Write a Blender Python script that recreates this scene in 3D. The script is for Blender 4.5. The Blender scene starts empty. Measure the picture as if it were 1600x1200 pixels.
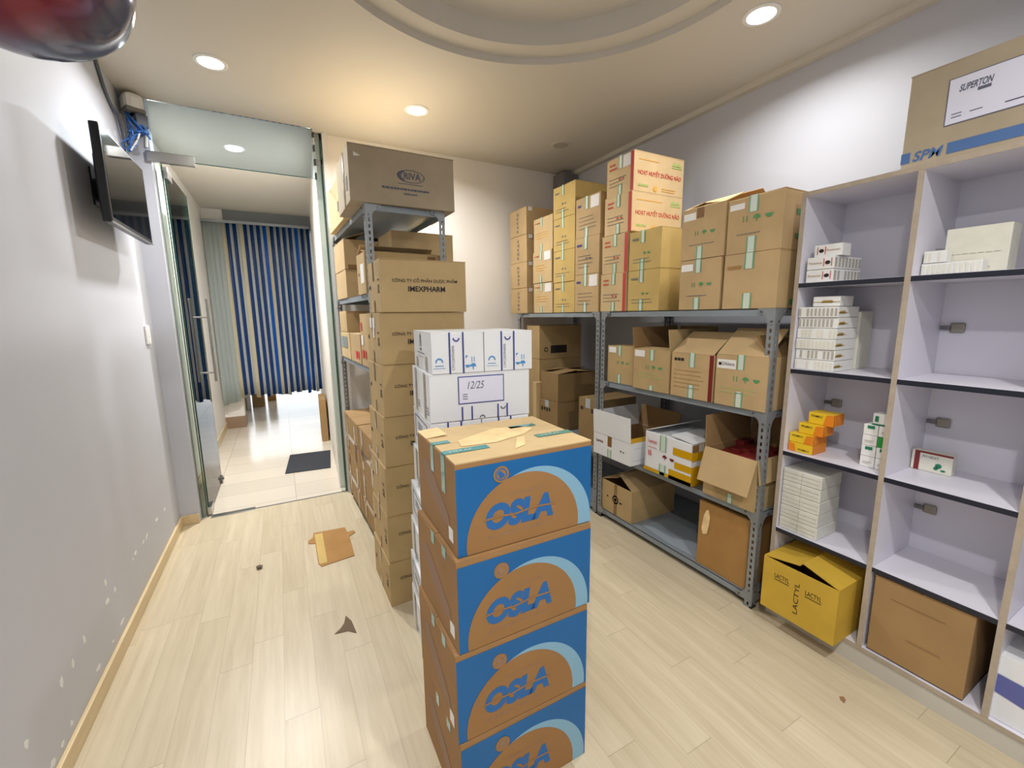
import bpy, bmesh, math, random
from mathutils import Vector, Matrix

random.seed(7)
D = bpy.data
SC = bpy.context.scene
COL = SC.collection
PI = math.pi

# ------------------------------------------------------------------ camera
def cam_axes(yaw, pitch, roll):
    cy, sy, cp, sp = math.cos(yaw), math.sin(yaw), math.cos(pitch), math.sin(pitch)
    fwd = Vector((sy * cp, cy * cp, -sp)); right = Vector((cy, -sy, 0)); down = fwd.cross(right)
    c, s = math.cos(roll), math.sin(roll)
    return c * right + s * down, -s * right + c * down, fwd

cam_data = D.cameras.new('camera')
cam = D.objects.new('camera', cam_data); COL.objects.link(cam)
r_, d_, f_ = cam_axes(math.radians(28.258), math.radians(9.159), math.radians(0.655))
mw = Matrix.Identity(4)
for i in range(3):
    mw[i][0] = r_[i]; mw[i][1] = -d_[i]; mw[i][2] = -f_[i]
mw[2][3] = 1.5
cam.matrix_world = mw
cam_data.sensor_width = 36.0
cam_data.lens = 666.86 / 1600 * 36.0
cam_data.clip_start = 0.02
SC.camera = cam

# ------------------------------------------------------------------ world and exposure
wd = D.worlds.new('sky'); SC.world = wd; wd.use_nodes = True
bg = wd.node_tree.nodes['Background']
bg.inputs[0].default_value = (0.86, 0.93, 1.0, 1); bg.inputs[1].default_value = 2.8
SC.view_settings.view_transform = 'Standard'; SC.view_settings.look = 'None'
SC.view_settings.gamma = 1.0; SC.view_settings.use_curve_mapping = False
SC.view_settings.exposure = -0.17
LAMP_W = 34.0
LAMP_COL = (1.0, 0.985, 0.965)

# ------------------------------------------------------------------ materials
def lin(c):
    out = []
    for v in c:
        v /= 255.0
        out.append(v / 12.92 if v <= 0.04045 else ((v + 0.055) / 1.055) ** 2.4)
    return (*out, 1.0)

def newmat(name):
    m = D.materials.new(name); m.use_nodes = True
    nt = m.node_tree
    return m, nt, nt.nodes['Principled BSDF']

def mat(name, c, rough=0.6, metal=0.0, var=0.0, scale=6.0, bump=0.0, bscale=80.0, emit=0.0, coat=0.0, spec=None, stretch=None):
    m, nt, b = newmat(name)
    b.inputs['Base Color'].default_value = lin(c)
    b.inputs['Roughness'].default_value = rough; b.inputs['Metallic'].default_value = metal
    if spec is not None: b.inputs['Specular IOR Level'].default_value = spec
    if coat: b.inputs['Coat Weight'].default_value = coat
    if var or bump:
        tc = nt.nodes.new('ShaderNodeTexCoord'); src = tc.outputs['Object']
        if stretch:
            mp = nt.nodes.new('ShaderNodeMapping'); mp.inputs['Scale'].default_value = stretch
            nt.links.new(src, mp.inputs[0]); src = mp.outputs[0]
    if var:
        oi = nt.nodes.new('ShaderNodeObjectInfo')
        add = nt.nodes.new('ShaderNodeVectorMath'); add.operation = 'ADD'
        nt.links.new(src, add.inputs[0]); nt.links.new(oi.outputs['Location'], add.inputs[1])
        n = nt.nodes.new('ShaderNodeTexNoise'); n.inputs['Scale'].default_value = scale; n.inputs['Detail'].default_value = 5
        nt.links.new(add.outputs[0], n.inputs['Vector'])
        mr = nt.nodes.new('ShaderNodeMapRange'); mr.inputs[1].default_value = 0.3; mr.inputs[2].default_value = 0.7
        mr.inputs[3].default_value = 1 - var; mr.inputs[4].default_value = 1 + var
        nt.links.new(n.outputs[0], mr.inputs[0])
        mx = nt.nodes.new('ShaderNodeVectorMath'); mx.operation = 'SCALE'
        mx.inputs[0].default_value = lin(c)[:3]
        nt.links.new(mr.outputs[0], mx.inputs['Scale']); nt.links.new(mx.outputs[0], b.inputs['Base Color'])
    if bump:
        n2 = nt.nodes.new('ShaderNodeTexNoise'); n2.inputs['Scale'].default_value = bscale
        nt.links.new(src, n2.inputs['Vector'])
        bp = nt.nodes.new('ShaderNodeBump'); bp.inputs['Strength'].default_value = bump; bp.inputs['Distance'].default_value = 0.003
        nt.links.new(n2.outputs[0], bp.inputs['Height']); nt.links.new(bp.outputs[0], b.inputs['Normal'])
    if emit:
        b.inputs['Emission Color'].default_value = lin(c); b.inputs['Emission Strength'].default_value = emit
    return m

def glassmat(name, tint, ior=1.45, rough=0.0):
    m = D.materials.new(name); m.use_nodes = True; nt = m.node_tree; nt.nodes.clear()
    out = nt.nodes.new('ShaderNodeOutputMaterial'); tr = nt.nodes.new('ShaderNodeBsdfTransparent')
    gl = nt.nodes.new('ShaderNodeBsdfGlossy'); mx = nt.nodes.new('ShaderNodeMixShader'); fr = nt.nodes.new('ShaderNodeFresnel')
    tr.inputs[0].default_value = lin(tint); gl.inputs['Roughness'].default_value = rough; fr.inputs[0].default_value = ior
    nt.links.new(fr.outputs[0], mx.inputs[0]); nt.links.new(tr.outputs[0], mx.inputs[1]); nt.links.new(gl.outputs[0], mx.inputs[2])
    nt.links.new(mx.outputs[0], out.inputs[0])
    return m

def stripmat(name, c, trans, clear=0.0, rough=0.25):
    m = D.materials.new(name); m.use_nodes = True; nt = m.node_tree
    b = nt.nodes['Principled BSDF']; out = nt.nodes['Material Output']
    b.inputs['Base Color'].default_value = lin(c); b.inputs['Roughness'].default_value = rough
    tl = nt.nodes.new('ShaderNodeBsdfTranslucent'); tl.inputs[0].default_value = lin(c)
    mx = nt.nodes.new('ShaderNodeMixShader'); mx.inputs[0].default_value = trans
    nt.links.new(b.outputs[0], mx.inputs[1]); nt.links.new(tl.outputs[0], mx.inputs[2])
    last = mx
    if clear:
        tr = nt.nodes.new('ShaderNodeBsdfTransparent'); tr.inputs[0].default_value = lin(c)
        m2 = nt.nodes.new('ShaderNodeMixShader'); m2.inputs[0].default_value = clear
        nt.links.new(mx.outputs[0], m2.inputs[1]); nt.links.new(tr.outputs[0], m2.inputs[2]); last = m2
    nt.links.new(last.outputs[0], out.inputs[0])
    return m

def plankmat(name):
    m, nt, b = newmat(name)
    N = nt.nodes.new; L = nt.links.new
    def mth(op, a, bb=None):
        n = N('ShaderNodeMath'); n.operation = op
        for k, v in ((0, a), (1, bb)):
            if v is None: continue
            if isinstance(v, (int, float)): n.inputs[k].default_value = v
            else: L(v, n.inputs[k])
        return n.outputs[0]
    tc = N('ShaderNodeTexCoord'); sp = N('ShaderNodeSeparateXYZ'); L(tc.outputs['Object'], sp.inputs[0])
    X, Y = sp.outputs[0], sp.outputs[1]
    rx = mth('DIVIDE', mth('ADD', X, 0.11 + 12.2), 0.122)
    row = mth('FLOOR', rx); fx = mth('FRACT', rx)
    wn = N('ShaderNodeTexWhiteNoise'); wn.noise_dimensions = '1D'; L(row, wn.inputs['W'])
    ry = mth('DIVIDE', mth('ADD', Y, mth('MULTIPLY', wn.outputs['Value'], 5.3)), 0.86)
    colm = mth('FLOOR', ry); fy = mth('FRACT', ry)
    cv = N('ShaderNodeCombineXYZ'); L(row, cv.inputs[0]); L(colm, cv.inputs[1])
    w2 = N('ShaderNodeTexWhiteNoise'); w2.noise_dimensions = '2D'; L(cv.outputs[0], w2.inputs['Vector'])
    # grain
    gv = N('ShaderNodeCombineXYZ'); L(mth('ADD', mth('MULTIPLY', X, 34.0), mth('MULTIPLY', w2.outputs['Value'], 40.0)), gv.inputs[0])
    L(mth('MULTIPLY', Y, 2.2), gv.inputs[1]); L(mth('MULTIPLY', w2.outputs['Value'], 30.0), gv.inputs[2])
    ns = N('ShaderNodeTexNoise'); ns.inputs['Scale'].default_value = 1.0; ns.inputs['Detail'].default_value = 6; ns.inputs['Roughness'].default_value = 0.6
    L(gv.outputs[0], ns.inputs['Vector'])
    tone = mth('ADD', mth('MULTIPLY', mth('SUBTRACT', w2.outputs['Value'], 0.5), 0.10), mth('MULTIPLY', mth('SUBTRACT', ns.outputs[0], 0.5), 0.42))
    fac = mth('ADD', tone, 0.5)
    cr = N('ShaderNodeValToRGB'); L(fac, cr.inputs[0])
    cr.color_ramp.elements[0].position = 0.25; cr.color_ramp.elements[0].color = lin((172, 156, 124))
    cr.color_ramp.elements[1].position = 0.75; cr.color_ramp.elements[1].color = lin((222, 210, 184))
    # seams
    ex = mth('MINIMUM', fx, mth('SUBTRACT', 1.0, fx)); ey = mth('MULTIPLY', mth('MINIMUM', fy, mth('SUBTRACT', 1.0, fy)), 7.0)
    sx = N('ShaderNodeMapRange'); L(ex, sx.inputs[0]); sx.inputs[1].default_value = 0.0; sx.inputs[2].default_value = 0.018; sx.inputs[3].default_value = 0.80; sx.inputs[4].default_value = 1.0
    sy = N('ShaderNodeMapRange'); L(ey, sy.inputs[0]); sy.inputs[1].default_value = 0.0; sy.inputs[2].default_value = 0.018; sy.inputs[3].default_value = 0.62; sy.inputs[4].default_value = 1.0
    sc = N('ShaderNodeVectorMath'); sc.operation = 'SCALE'; L(cr.outputs[0], sc.inputs[0]); L(mth('MULTIPLY', sx.outputs[0], sy.outputs[0]), sc.inputs['Scale'])
    L(sc.outputs[0], b.inputs['Base Color'])
    b.inputs['Roughness'].default_value = 0.34
    bp = N('ShaderNodeBump'); bp.inputs['Strength'].default_value = 0.15; bp.inputs['Distance'].default_value = 0.002
    L(ns.outputs[0], bp.inputs['Height']); L(bp.outputs[0], b.inputs['Normal'])
    return m

def tilemat(name):
    m, nt, b = newmat(name)
    tc = nt.nodes.new('ShaderNodeTexCoord'); br = nt.nodes.new('ShaderNodeTexBrick')
    br.inputs['Scale'].default_value = 1.0; br.inputs['Brick Width'].default_value = 0.6; br.inputs['Row Height'].default_value = 0.3
    br.inputs['Mortar Size'].default_value = 0.003; br.offset = 0.0
    br.inputs['Color1'].default_value = lin((214, 204, 188)); br.inputs['Color2'].default_value = lin((206, 196, 180)); br.inputs['Mortar'].default_value = lin((180, 170, 155))
    nt.links.new(tc.outputs['Object'], br.inputs['Vector']); nt.links.new(br.outputs[0], b.inputs['Base Color'])
    b.inputs['Roughness'].default_value = 0.16
    return m

M = {}
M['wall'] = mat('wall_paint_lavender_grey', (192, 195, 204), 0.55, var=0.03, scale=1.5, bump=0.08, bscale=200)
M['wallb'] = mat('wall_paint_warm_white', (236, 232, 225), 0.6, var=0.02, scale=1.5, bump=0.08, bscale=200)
M['ceil'] = mat('ceiling_paint', (208, 203, 192), 0.7, var=0.015, scale=1.0)
M['trim'] = mat('white_trim', (226, 226, 222), 0.5)
M['base'] = mat('baseboard_oak', (214, 192, 150), 0.4, var=0.06, scale=5, stretch=(10, 1, 10))
M['floor'] = plankmat('oak_plank_floor'); M['tile'] = tilemat('hall_tile')
M['chip'] = mat('bare_plaster', (232, 232, 230), 0.9)
M['glass'] = glassmat('clear_green_glass', (240, 247, 245)); M['glassg'] = glassmat('transom_glass', (226, 234, 240))
M['gedge'] = mat('green_glass_edge', (52, 84, 74), 0.15)
M['steel'] = mat('brushed_steel', (188, 188, 186), 0.28, 1.0)
M['alu'] = mat('grey_zinc', (150, 156, 160), 0.42, 0.55, var=0.06, scale=20)
M['shelf'] = mat('grey_blue_shelf_steel', (142, 152, 160), 0.45, 0.25, var=0.05, scale=8)
M['bolt'] = mat('bolt_zinc', (120, 120, 118), 0.35, 0.8)
M['black'] = mat('black_plastic', (18, 19, 22), 0.32); M['screen'] = mat('dark_screen', (10, 11, 13), 0.06)
M['dark'] = mat('dark_rubber', (44, 47, 54), 0.85, var=0.15, scale=60)
M['white'] = mat('white_plastic', (232, 232, 228), 0.4); M['blue_cable'] = mat('blue_cable', (52, 110, 190), 0.45)
M['greycable'] = mat('grey_cable', (86, 92, 104), 0.5)
M['lens'] = mat('lit_lens', (255, 252, 246), 0.4, emit=14.0); M['unlit'] = mat('unlit_lens', (176, 168, 150), 0.5)
M['cabw'] = mat('white_laminate', (220, 218, 228), 0.38); M['cabe'] = mat('raw_board_edge', (172, 158, 140), 0.7, var=0.08, scale=30)
M['cabk'] = mat('black_edge_strip', (26, 30, 44), 0.35); M['hinge'] = mat('hinge_metal', (150, 144, 132), 0.4, 0.5)
M['plinth'] = mat('grey_plinth', (196, 192, 180), 0.5)
KR = dict(tan=(188, 160, 116), kraft=(180, 154, 108), yellow=(198, 170, 102), pale=(202, 176, 130), brown=(158, 126, 82), imex=(180, 154, 108), osla=(152, 114, 70),
          riva=(172, 158, 134), mustard=(200, 164, 54), dk=(142, 116, 76), cream=(212, 184, 138), rust=(166, 124, 68))
for k, c in KR.items():
    M[k] = mat('cardboard_' + k, c, 0.78, var=0.07, scale=7, bump=0.12, bscale=60)
M['wcard'] = mat('white_cardboard', (226, 228, 230), 0.55, var=0.02, scale=6)
M['wpack'] = mat('white_pack', (232, 232, 228), 0.4, var=0.02, scale=30); M['cpack'] = mat('cream_pack', (222, 220, 204), 0.45, var=0.04, scale=30)
M['shrink'] = mat('shrink_wrapped_pack', (214, 214, 204), 0.22, var=0.05, scale=14, coat=0.4)
M['oblue'] = mat('print_blue', (4, 94, 154), 0.5, var=0.06, scale=5); M['olight'] = mat('print_light_blue', (126, 170, 194), 0.5)
M['obrown'] = mat('cardboard_print_gap', (150, 110, 64), 0.78, var=0.05, scale=6)
M['oink'] = mat('print_osla_blue', (32, 98, 160), 0.6); M['ofaint'] = mat('print_faint_violet', (148, 118, 96), 0.8)
M['ink'] = mat('black_ink', (38, 34, 30), 0.8); M['grey_ink'] = mat('grey_ink', (126, 122, 116), 0.8); M['greyblue'] = mat('faded_blue_ink', (96, 100, 116), 0.8)
M['red'] = mat('red_ink', (200, 70, 60), 0.7); M['redside'] = mat('red_printed_side', (190, 62, 56), 0.65); M['green'] = mat('green_ink', (84, 146, 92), 0.7)
M['ltgreen'] = mat('light_green_ink', (168, 190, 110), 0.7); M['orange_ink'] = mat('orange_ink', (226, 170, 70), 0.7)
M['navy'] = mat('navy_ink', (60, 68, 140), 0.5); M['sky'] = mat('blue_ink', (70, 140, 200), 0.6); M['paleblue'] = mat('pale_blue_ink', (176, 196, 214), 0.6)
M['paper'] = mat('white_paper_label', (232, 230, 226), 0.6); M['palelabel'] = mat('pale_violet_label', (220, 220, 236), 0.55)
M['gtape'] = mat('green_printed_tape', (110, 168, 130), 0.2, coat=0.5); M['wtape'] = mat('white_tape', (206, 218, 204), 0.2, coat=0.5)
M['teal'] = mat('teal_tape', (24, 138, 138), 0.18, coat=0.6); M['ctape'] = mat('clear_grey_tape', (170, 176, 174), 0.15, coat=0.5)
M['ytape'] = mat('yellow_packing_tape', (206, 158, 20), 0.15, coat=0.6); M['btape'] = mat('brown_packing_tape', (132, 98, 60), 0.2, coat=0.5)
M['torn'] = mat('torn_card_fibre', (232, 202, 150), 0.9, var=0.1, scale=20)
M['inner'] = mat('cardboard_inside', (150, 118, 76), 0.85, var=0.06, scale=8)
M['maroon'] = mat('maroon_pack', (120, 36, 36), 0.4); M['yel'] = mat('yellow_pack', (240, 200, 40), 0.4); M['org'] = mat('orange_pack', (232, 136, 30), 0.4)
M['gpack'] = mat('green_pack', (40, 148, 60), 0.4); M['dgreen'] = mat('dark_green_print', (30, 120, 88), 0.4); M['gold'] = mat('gold_print', (176, 146, 70), 0.4)
M['slot'] = mat('grey_gap_print', (176, 172, 160), 0.6); M['purple'] = mat('purple_print', (92, 98, 160), 0.5); M['magenta'] = mat('magenta_print', (170, 50, 130), 0.5)
M['cover'] = mat('spm_blue', (76, 110, 160), 0.6)
M['s_navy'] = stripmat('navy_strip', (20, 66, 132), 0.4); M['s_grey'] = stripmat('pale_grey_strip', (206, 210, 206), 0.4)
M['s_cream'] = stripmat('cream_strip', (222, 214, 186), 0.4); M['s_clear'] = stripmat('clear_strip', (214, 222, 220), 0.35, 0.4, 0.1)
M['s_navy_daylit'] = stripmat('navy_strip_painted_daylight', (20, 110, 200), 0.6)  # navy strips with the daylight behind them put into a brighter blue

# ------------------------------------------------------------------ mesh helpers
def bm_box(bm, x0, x1, y0, y1, z0, z1, mi=0):
    vs = [bm.verts.new(p) for p in ((x0, y0, z0), (x1, y0, z0), (x1, y1, z0), (x0, y1, z0), (x0, y0, z1), (x1, y0, z1), (x1, y1, z1), (x0, y1, z1))]
    fs = []
    for q in ((0, 3, 2, 1), (4, 5, 6, 7), (0, 1, 5, 4), (1, 2, 6, 5), (2, 3, 7, 6), (3, 0, 4, 7)):
        f = bm.faces.new([vs[i] for i in q]); f.material_index = mi; fs.append(f)
    return vs, fs

def bm_prism(bm, pts, org, u, v, n, t0, t1, mi=0):
    """polygon pts in (u,v), extruded along n from t0 to t1"""
    a = [bm.verts.new(org + u * p[0] + v * p[1] + n * t0) for p in pts]
    b = [bm.verts.new(org + u * p[0] + v * p[1] + n * t1) for p in pts]
    k = len(pts)
    for f in [bm.faces.new(b), bm.faces.new(a[::-1])] + [bm.faces.new((a[i], a[(i + 1) % k], b[(i + 1) % k], b[i])) for i in range(k)]:
        f.material_index = mi

def bm_cyl(bm, c, axis, r, h, seg=16, r2=None, mi=0):
    axis = Vector(axis).normalized(); ref = Vector((0, 0, 1)) if abs(axis.z) < 0.9 else Vector((1, 0, 0))
    u = axis.cross(ref).normalized(); v = axis.cross(u); c = Vector(c); r2 = r if r2 is None else r2
    a = [bm.verts.new(c + (u * math.cos(t) + v * math.sin(t)) * r) for t in [2 * PI * i / seg for i in range(seg)]]
    b = [bm.verts.new(c + axis * h + (u * math.cos(t) + v * math.sin(t)) * r2) for t in [2 * PI * i / seg for i in range(seg)]]
    fs = [bm.faces.new(a[::-1]), bm.faces.new(b)] + [bm.faces.new((a[i], a[(i + 1) % seg], b[(i + 1) % seg], b[i])) for i in range(seg)]
    for f in fs: f.material_index = mi

def bm_tube(bm, pts, r, seg=8):
    pts = [Vector(p) for p in pts]; rings = []
    for i, p in enumerate(pts):
        t = (pts[min(i + 1, len(pts) - 1)] - pts[max(i - 1, 0)]).normalized()
        ref = Vector((0, 0, 1)) if abs(t.z) < 0.9 else Vector((1, 0, 0))
        u = t.cross(ref).normalized(); v = t.cross(u)
        rings.append([bm.verts.new(p + (u * math.cos(a) + v * math.sin(a)) * r) for a in [2 * PI * k / seg for k in range(seg)]])
    for a, b in zip(rings, rings[1:]):
        for k in range(seg): bm.faces.new((a[k], a[(k + 1) % seg], b[(k + 1) % seg], b[k]))
    bm.faces.new(rings[0][::-1]); bm.faces.new(rings[-1])

def spline(ctrl, n=8):
    c = [Vector(p) for p in ctrl]; out = []
    for i in range(len(c) - 1):
        p0, p1, p2, p3 = c[max(i - 1, 0)], c[i], c[i + 1], c[min(i + 2, len(c) - 1)]
        for k in range(n):
            t = k / n
            out.append(0.5 * ((2 * p1) + (p2 - p0) * t + (2 * p0 - 5 * p1 + 4 * p2 - p3) * t * t + (-p0 + 3 * p1 - 3 * p2 + p3) * t ** 3))
    return out + [c[-1]]

def obj(name, bm, mats, parent=None, loc=(0, 0, 0), rz=0.0, smooth=False, bevel=0.0, fixn=True):
    if fixn: bmesh.ops.recalc_face_normals(bm, faces=bm.faces)
    me = D.meshes.new(name); bm.to_mesh(me); bm.free()
    for m in (mats if isinstance(mats, (list, tuple)) else [mats]): me.materials.append(M[m] if isinstance(m, str) else m)
    if smooth:
        for p in me.polygons: p.use_smooth = True
        me.set_sharp_from_angle(angle=math.radians(40))
    o = D.objects.new(name, me); COL.objects.link(o); o.location = loc; o.rotation_euler = (0, 0, rz)
    if parent: o.parent = parent
    if bevel:
        b = o.modifiers.new('bevel', 'BEVEL'); b.width = bevel; b.segments = 2; b.limit_method = 'ANGLE'
    return o

def tag(o, label, cat, group=None):
    o['label'] = label; o['category'] = cat
    if group: o['group'] = group
    return o

def empty(name, loc, rz=0, label=None, cat=None, group=None):
    o = D.objects.new(name, None); COL.objects.link(o); o.location = loc; o.rotation_euler = (0, 0, rz); o.empty_display_size = 0.05
    return tag(o, label, cat, group) if label else o

def struct(name, bm, m, parent=None, **k):
    o = obj(name, bm, m, parent, **k); o['kind'] = 'structure'; return o

def box_struct(name, x0, x1, y0, y1, z0, z1, m):
    bm = bmesh.new(); bm_box(bm, x0, x1, y0, y1, z0, z1); return struct(name, bm, m)

_txt = {}
def text_mesh(s, shear=0.0, bold=0.0):
    """triangulated outline of a word as lists of 2D points / faces, unit bounding box"""
    key = (s, shear, bold)
    if key in _txt: return _txt[key]
    cu = D.curves.new('t', 'FONT'); cu.body = s; cu.shear = shear; cu.offset = bold; cu.size = 1.0; cu.resolution_u = 4; cu.fill_mode = 'FRONT'
    cu.align_x = 'LEFT'
    o = D.objects.new('t', cu); COL.objects.link(o)
    bpy.context.view_layer.update()
    dg = bpy.context.evaluated_depsgraph_get()
    me = D.meshes.new_from_object(o.evaluated_get(dg))
    v = [(p.co.x, p.co.y) for p in me.vertices]; f = [list(p.vertices) for p in me.polygons]
    D.objects.remove(o); D.curves.remove(cu); D.meshes.remove(me)
    x0 = min(p[0] for p in v); x1 = max(p[0] for p in v); y0 = min(p[1] for p in v); y1 = max(p[1] for p in v)
    v = [((p[0] - x0) / (x1 - x0), (p[1] - y0) / (y1 - y0)) for p in v]
    _txt[key] = (v, f); return _txt[key]

def bm_text(bm, s, org, u, v, n, u0, v0, w, h, mi=0, shear=0.0, bold=0.0, t=0.0006):
    vs, fs = text_mesh(s, shear, bold)
    bv = [bm.verts.new(org + u * (u0 + p[0] * w) + v * (v0 + p[1] * h) + n * t) for p in vs]
    for f in fs:
        try: bm.faces.new([bv[i] for i in f]).material_index = mi
        except ValueError: pass

# faces of a box in its own coordinates (origin = base centre)
def face(dims, side):
    w, d, h = dims; e = 0.0008
    if side == '-y': return Vector((-w / 2, -d / 2 - e, 0)), Vector((1, 0, 0)), Vector((0, 0, 1)), Vector((0, -1, 0)), w
    if side == '-x': return Vector((-w / 2 - e, d / 2, 0)), Vector((0, -1, 0)), Vector((0, 0, 1)), Vector((-1, 0, 0)), d
    return Vector((-w / 2, -d / 2, h + e)), Vector((1, 0, 0)), Vector((0, 1, 0)), Vector((0, 0, 1)), w

def rect(u0, v0, u1, v1): return [(u0, v0), (u1, v0), (u1, v1), (u0, v1)]
def disc(cu, cv, r, n=28, a0=0, a1=2 * PI, ry=None):
    ry = r if ry is None else ry; full = abs(a1 - a0 - 2 * PI) < 1e-6
    k = n if full else n + 1
    return [(cu + r * math.cos(a0 + (a1 - a0) * i / n), cv + ry * math.sin(a0 + (a1 - a0) * i / n)) for i in range(k)]
def ring(cu, cv, r0, r1, a0, a1, n=20):
    a = [a0 + (a1 - a0) * i / n for i in range(n + 1)]
    return [(cu + r1 * math.cos(t), cv + r1 * math.sin(t)) for t in a] + [(cu + r0 * math.cos(t), cv + r0 * math.sin(t)) for t in a[::-1]]

def decal(box, name, side, items, mats, lift=0.0, t=0.0005, label=None):
    """items: ('poly', pts, mi) or ('text', s, u0, v0, w, h, mi, shear, bold)"""
    org, u, v, n, _ = face(box['_dims'], side)
    org = org + n * lift
    bm = bmesh.new()
    for it in items:
        if it[0] == 'poly': bm_prism(bm, it[1], org, u, v, n, 0, t, it[2] if len(it) > 2 else 0)
        else:
            s, u0, v0, w, h = it[1:6]; mi = it[6] if len(it) > 6 else 0
            bm_text(bm, s, org, u, v, n, u0, v0, w, h, mi, it[7] if len(it) > 7 else 0, it[8] if len(it) > 8 else 0, t)
    o = obj(name, bm, mats, box, fixn=False)
    if label: o['label'] = label
    return o

def flap(box, side, length, angle, m, span=None, inset=0.0, th=0.004, name='flap', off=0.0, zt=None, label=None):
    """cardboard flap hinged on a top edge. angle: 0 = standing up, -90 = folded shut, +90 = flat outwards"""
    w, d, h = box['_dims']; a = math.radians(angle)
    z = h if zt is None else zt
    n, t, c, s = {'-x': (Vector((-1, 0, 0)), Vector((0, 1, 0)), Vector((-w / 2, 0, z)), d), '+x': (Vector((1, 0, 0)), Vector((0, 1, 0)), Vector((w / 2, 0, z)), d),
                  '-y': (Vector((0, -1, 0)), Vector((1, 0, 0)), Vector((0, -d / 2, z)), w), '+y': (Vector((0, 1, 0)), Vector((1, 0, 0)), Vector((0, d / 2, z)), w)}[side]
    s = (s if span is None else span) - 2 * inset
    dr = Vector((0, 0, 1)) * math.cos(a) + n * math.sin(a)
    pr = Vector((0, 0, 1)) * -math.sin(a) + n * math.cos(a)
    c = c + t * off
    bm = bmesh.new()
    bm_prism(bm, [(-s / 2, 0), (s / 2, 0), (s / 2 - 0.003, length), (-s / 2 + 0.003, length)], c, t, dr, pr, 0 if angle < -60 else -th / 2, th if angle < -60 else th / 2)
    o = obj(name, bm, m, box)
    if label: o['label'] = label
    return o

def carton(label, x0, x1, y0, y1, z0, z1, m, group=None, rz=0.0, name='cardboard_box', cat='box', flaps=True, jit=0.0025, long='x', flapm=None, bevel=0.002):
    """closed carton: body mesh (the thing itself) + two top flaps"""
    w, d, h = x1 - x0, y1 - y0, z1 - z0 - 0.001
    hb = h - 0.004 if flaps else h
    bm = bmesh.new(); vs, _ = bm_box(bm, -w / 2, w / 2, -d / 2, d / 2, 0, hb)
    for v in vs:
        v.co.x -= math.copysign(random.random() * jit, v.co.x); v.co.y -= math.copysign(random.random() * jit, v.co.y)
    o = obj(name, bm, m, loc=((x0 + x1) / 2, (y0 + y1) / 2, z0), rz=rz, bevel=bevel)
    o['_dims'] = (w, d, hb)
    tag(o, label, cat, group)
    if flaps:
        fm = flapm or m
        if long == 'x':
            for s in ('-y', '+y'): flap(o, s, d / 2 - 0.0015, -90, fm, inset=0.001, th=0.0035, name='flap')
        else:
            for s in ('-x', '+x'): flap(o, s, w / 2 - 0.0015, -90, fm, inset=0.001, th=0.0035, name='flap')
    return o

def open_carton(label, x0, x1, y0, y1, z0, z1, m, group=None, rz=0.0, inner='inner', th=0.005):
    w, d, h = x1 - x0, y1 - y0, z1 - z0
    bm = bmesh.new()
    a = [(-w / 2, -d / 2), (w / 2, -d / 2), (w / 2, d / 2), (-w / 2, d / 2)]
    i = [(-w / 2 + th, -d / 2 + th), (w / 2 - th, -d / 2 + th), (w / 2 - th, d / 2 - th), (-w / 2 + th, d / 2 - th)]
    A0 = [bm.verts.new((*p, 0)) for p in a]; A1 = [bm.verts.new((*p, h)) for p in a]
    B1 = [bm.verts.new((*p, h)) for p in i]; B0 = [bm.verts.new((*p, th)) for p in i]
    bm.faces.new(A0[::-1]); f = bm.faces.new(B0); f.material_index = 1
    for k in range(4):
        j = (k + 1) % 4
        bm.faces.new((A0[k], A0[j], A1[j], A1[k])); bm.faces.new((A1[k], A1[j], B1[j], B1[k]))
        f = bm.faces.new((B1[k], B1[j], B0[j], B0[k])); f.material_index = 1
    o = obj('open_cardboard_box', bm, [m, inner], loc=((x0 + x1) / 2, (y0 + y1) / 2, z0), rz=rz)
    o['_dims'] = (w, d, h)
    return tag(o, label, 'box', group)

def gtape(b, side, uc, top=0.06, bot=0.06, wd=0.03, over=True, mats=('wtape', 'gtape')):
    """printed tape at the middle of a face, coming down from the top and up from the bottom"""
    w, d, h = b['_dims']; H = h + 0.004
    for v0, v1 in ((H - top, H), (0.001, bot)):
        if v1 - v0 < 0.01: continue
        o = decal(b, 'tape', side, [('poly', rect(uc - wd / 2, v0, uc + wd / 2, v1))], [mats[0]])
        for k in (-1, 1):
            t = decal(b, 'tape_border', side, [('poly', rect(uc + k * wd * 0.46 - 0.003, v0, uc + k * wd * 0.46 + 0.003, v1))], [mats[1]], lift=0.0005)
            t.parent = o

def icons(b, side, u, v, s, m, extra=True):
    it = [('poly', disc(u, v, s, 10, 0, PI), 0), ('poly', rect(u - s * .12, v - s * .8, u + s * .12, v), 0),
          ('poly', disc(u + 3.2 * s, v + s * .6, s, 10, PI, 2 * PI), 0)]
    if extra:
        for k in (-1, 1): it.append(('poly', rect(u - 3.2 * s + k * s * .5 - s * .12, v - s * .6, u - 3.2 * s + k * s * .5 + s * .12, v + s), 0))
    return decal(b, 'printed_symbol', side, it, [m])

def lines(b, side, u0, v0, u1, n, gap, hgt, m, name='printed_text', ragged=True):
    it = []
    for k in range(n):
        e = u1 - (random.random() * 0.3 * (u1 - u0) if ragged else 0)
        x = u0
        while x < e - 0.004:
            l = min(random.uniform(0.008, 0.022), e - x)
            it.append(('poly', rect(x, v0 - k * gap, x + l, v0 - k * gap + hgt), 0)); x += l + 0.004
    return decal(b, name, side, it, [m])

# ================================================================== ROOM
XL, XR, YB, YF, ZC = -0.76, 2.71, 3.80, -1.40, 2.89
bm = bmesh.new(); bm_box(bm, XL - .1, XR + .1, YF - .1, 3.80, -0.1, 0); struct('floor', bm, 'floor')
bm = bmesh.new(); bm_box(bm, XL - .6, 0.9, 3.80, 13.0, -0.1, -0.002); struct('floor_hall', bm, 'tile')

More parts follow.
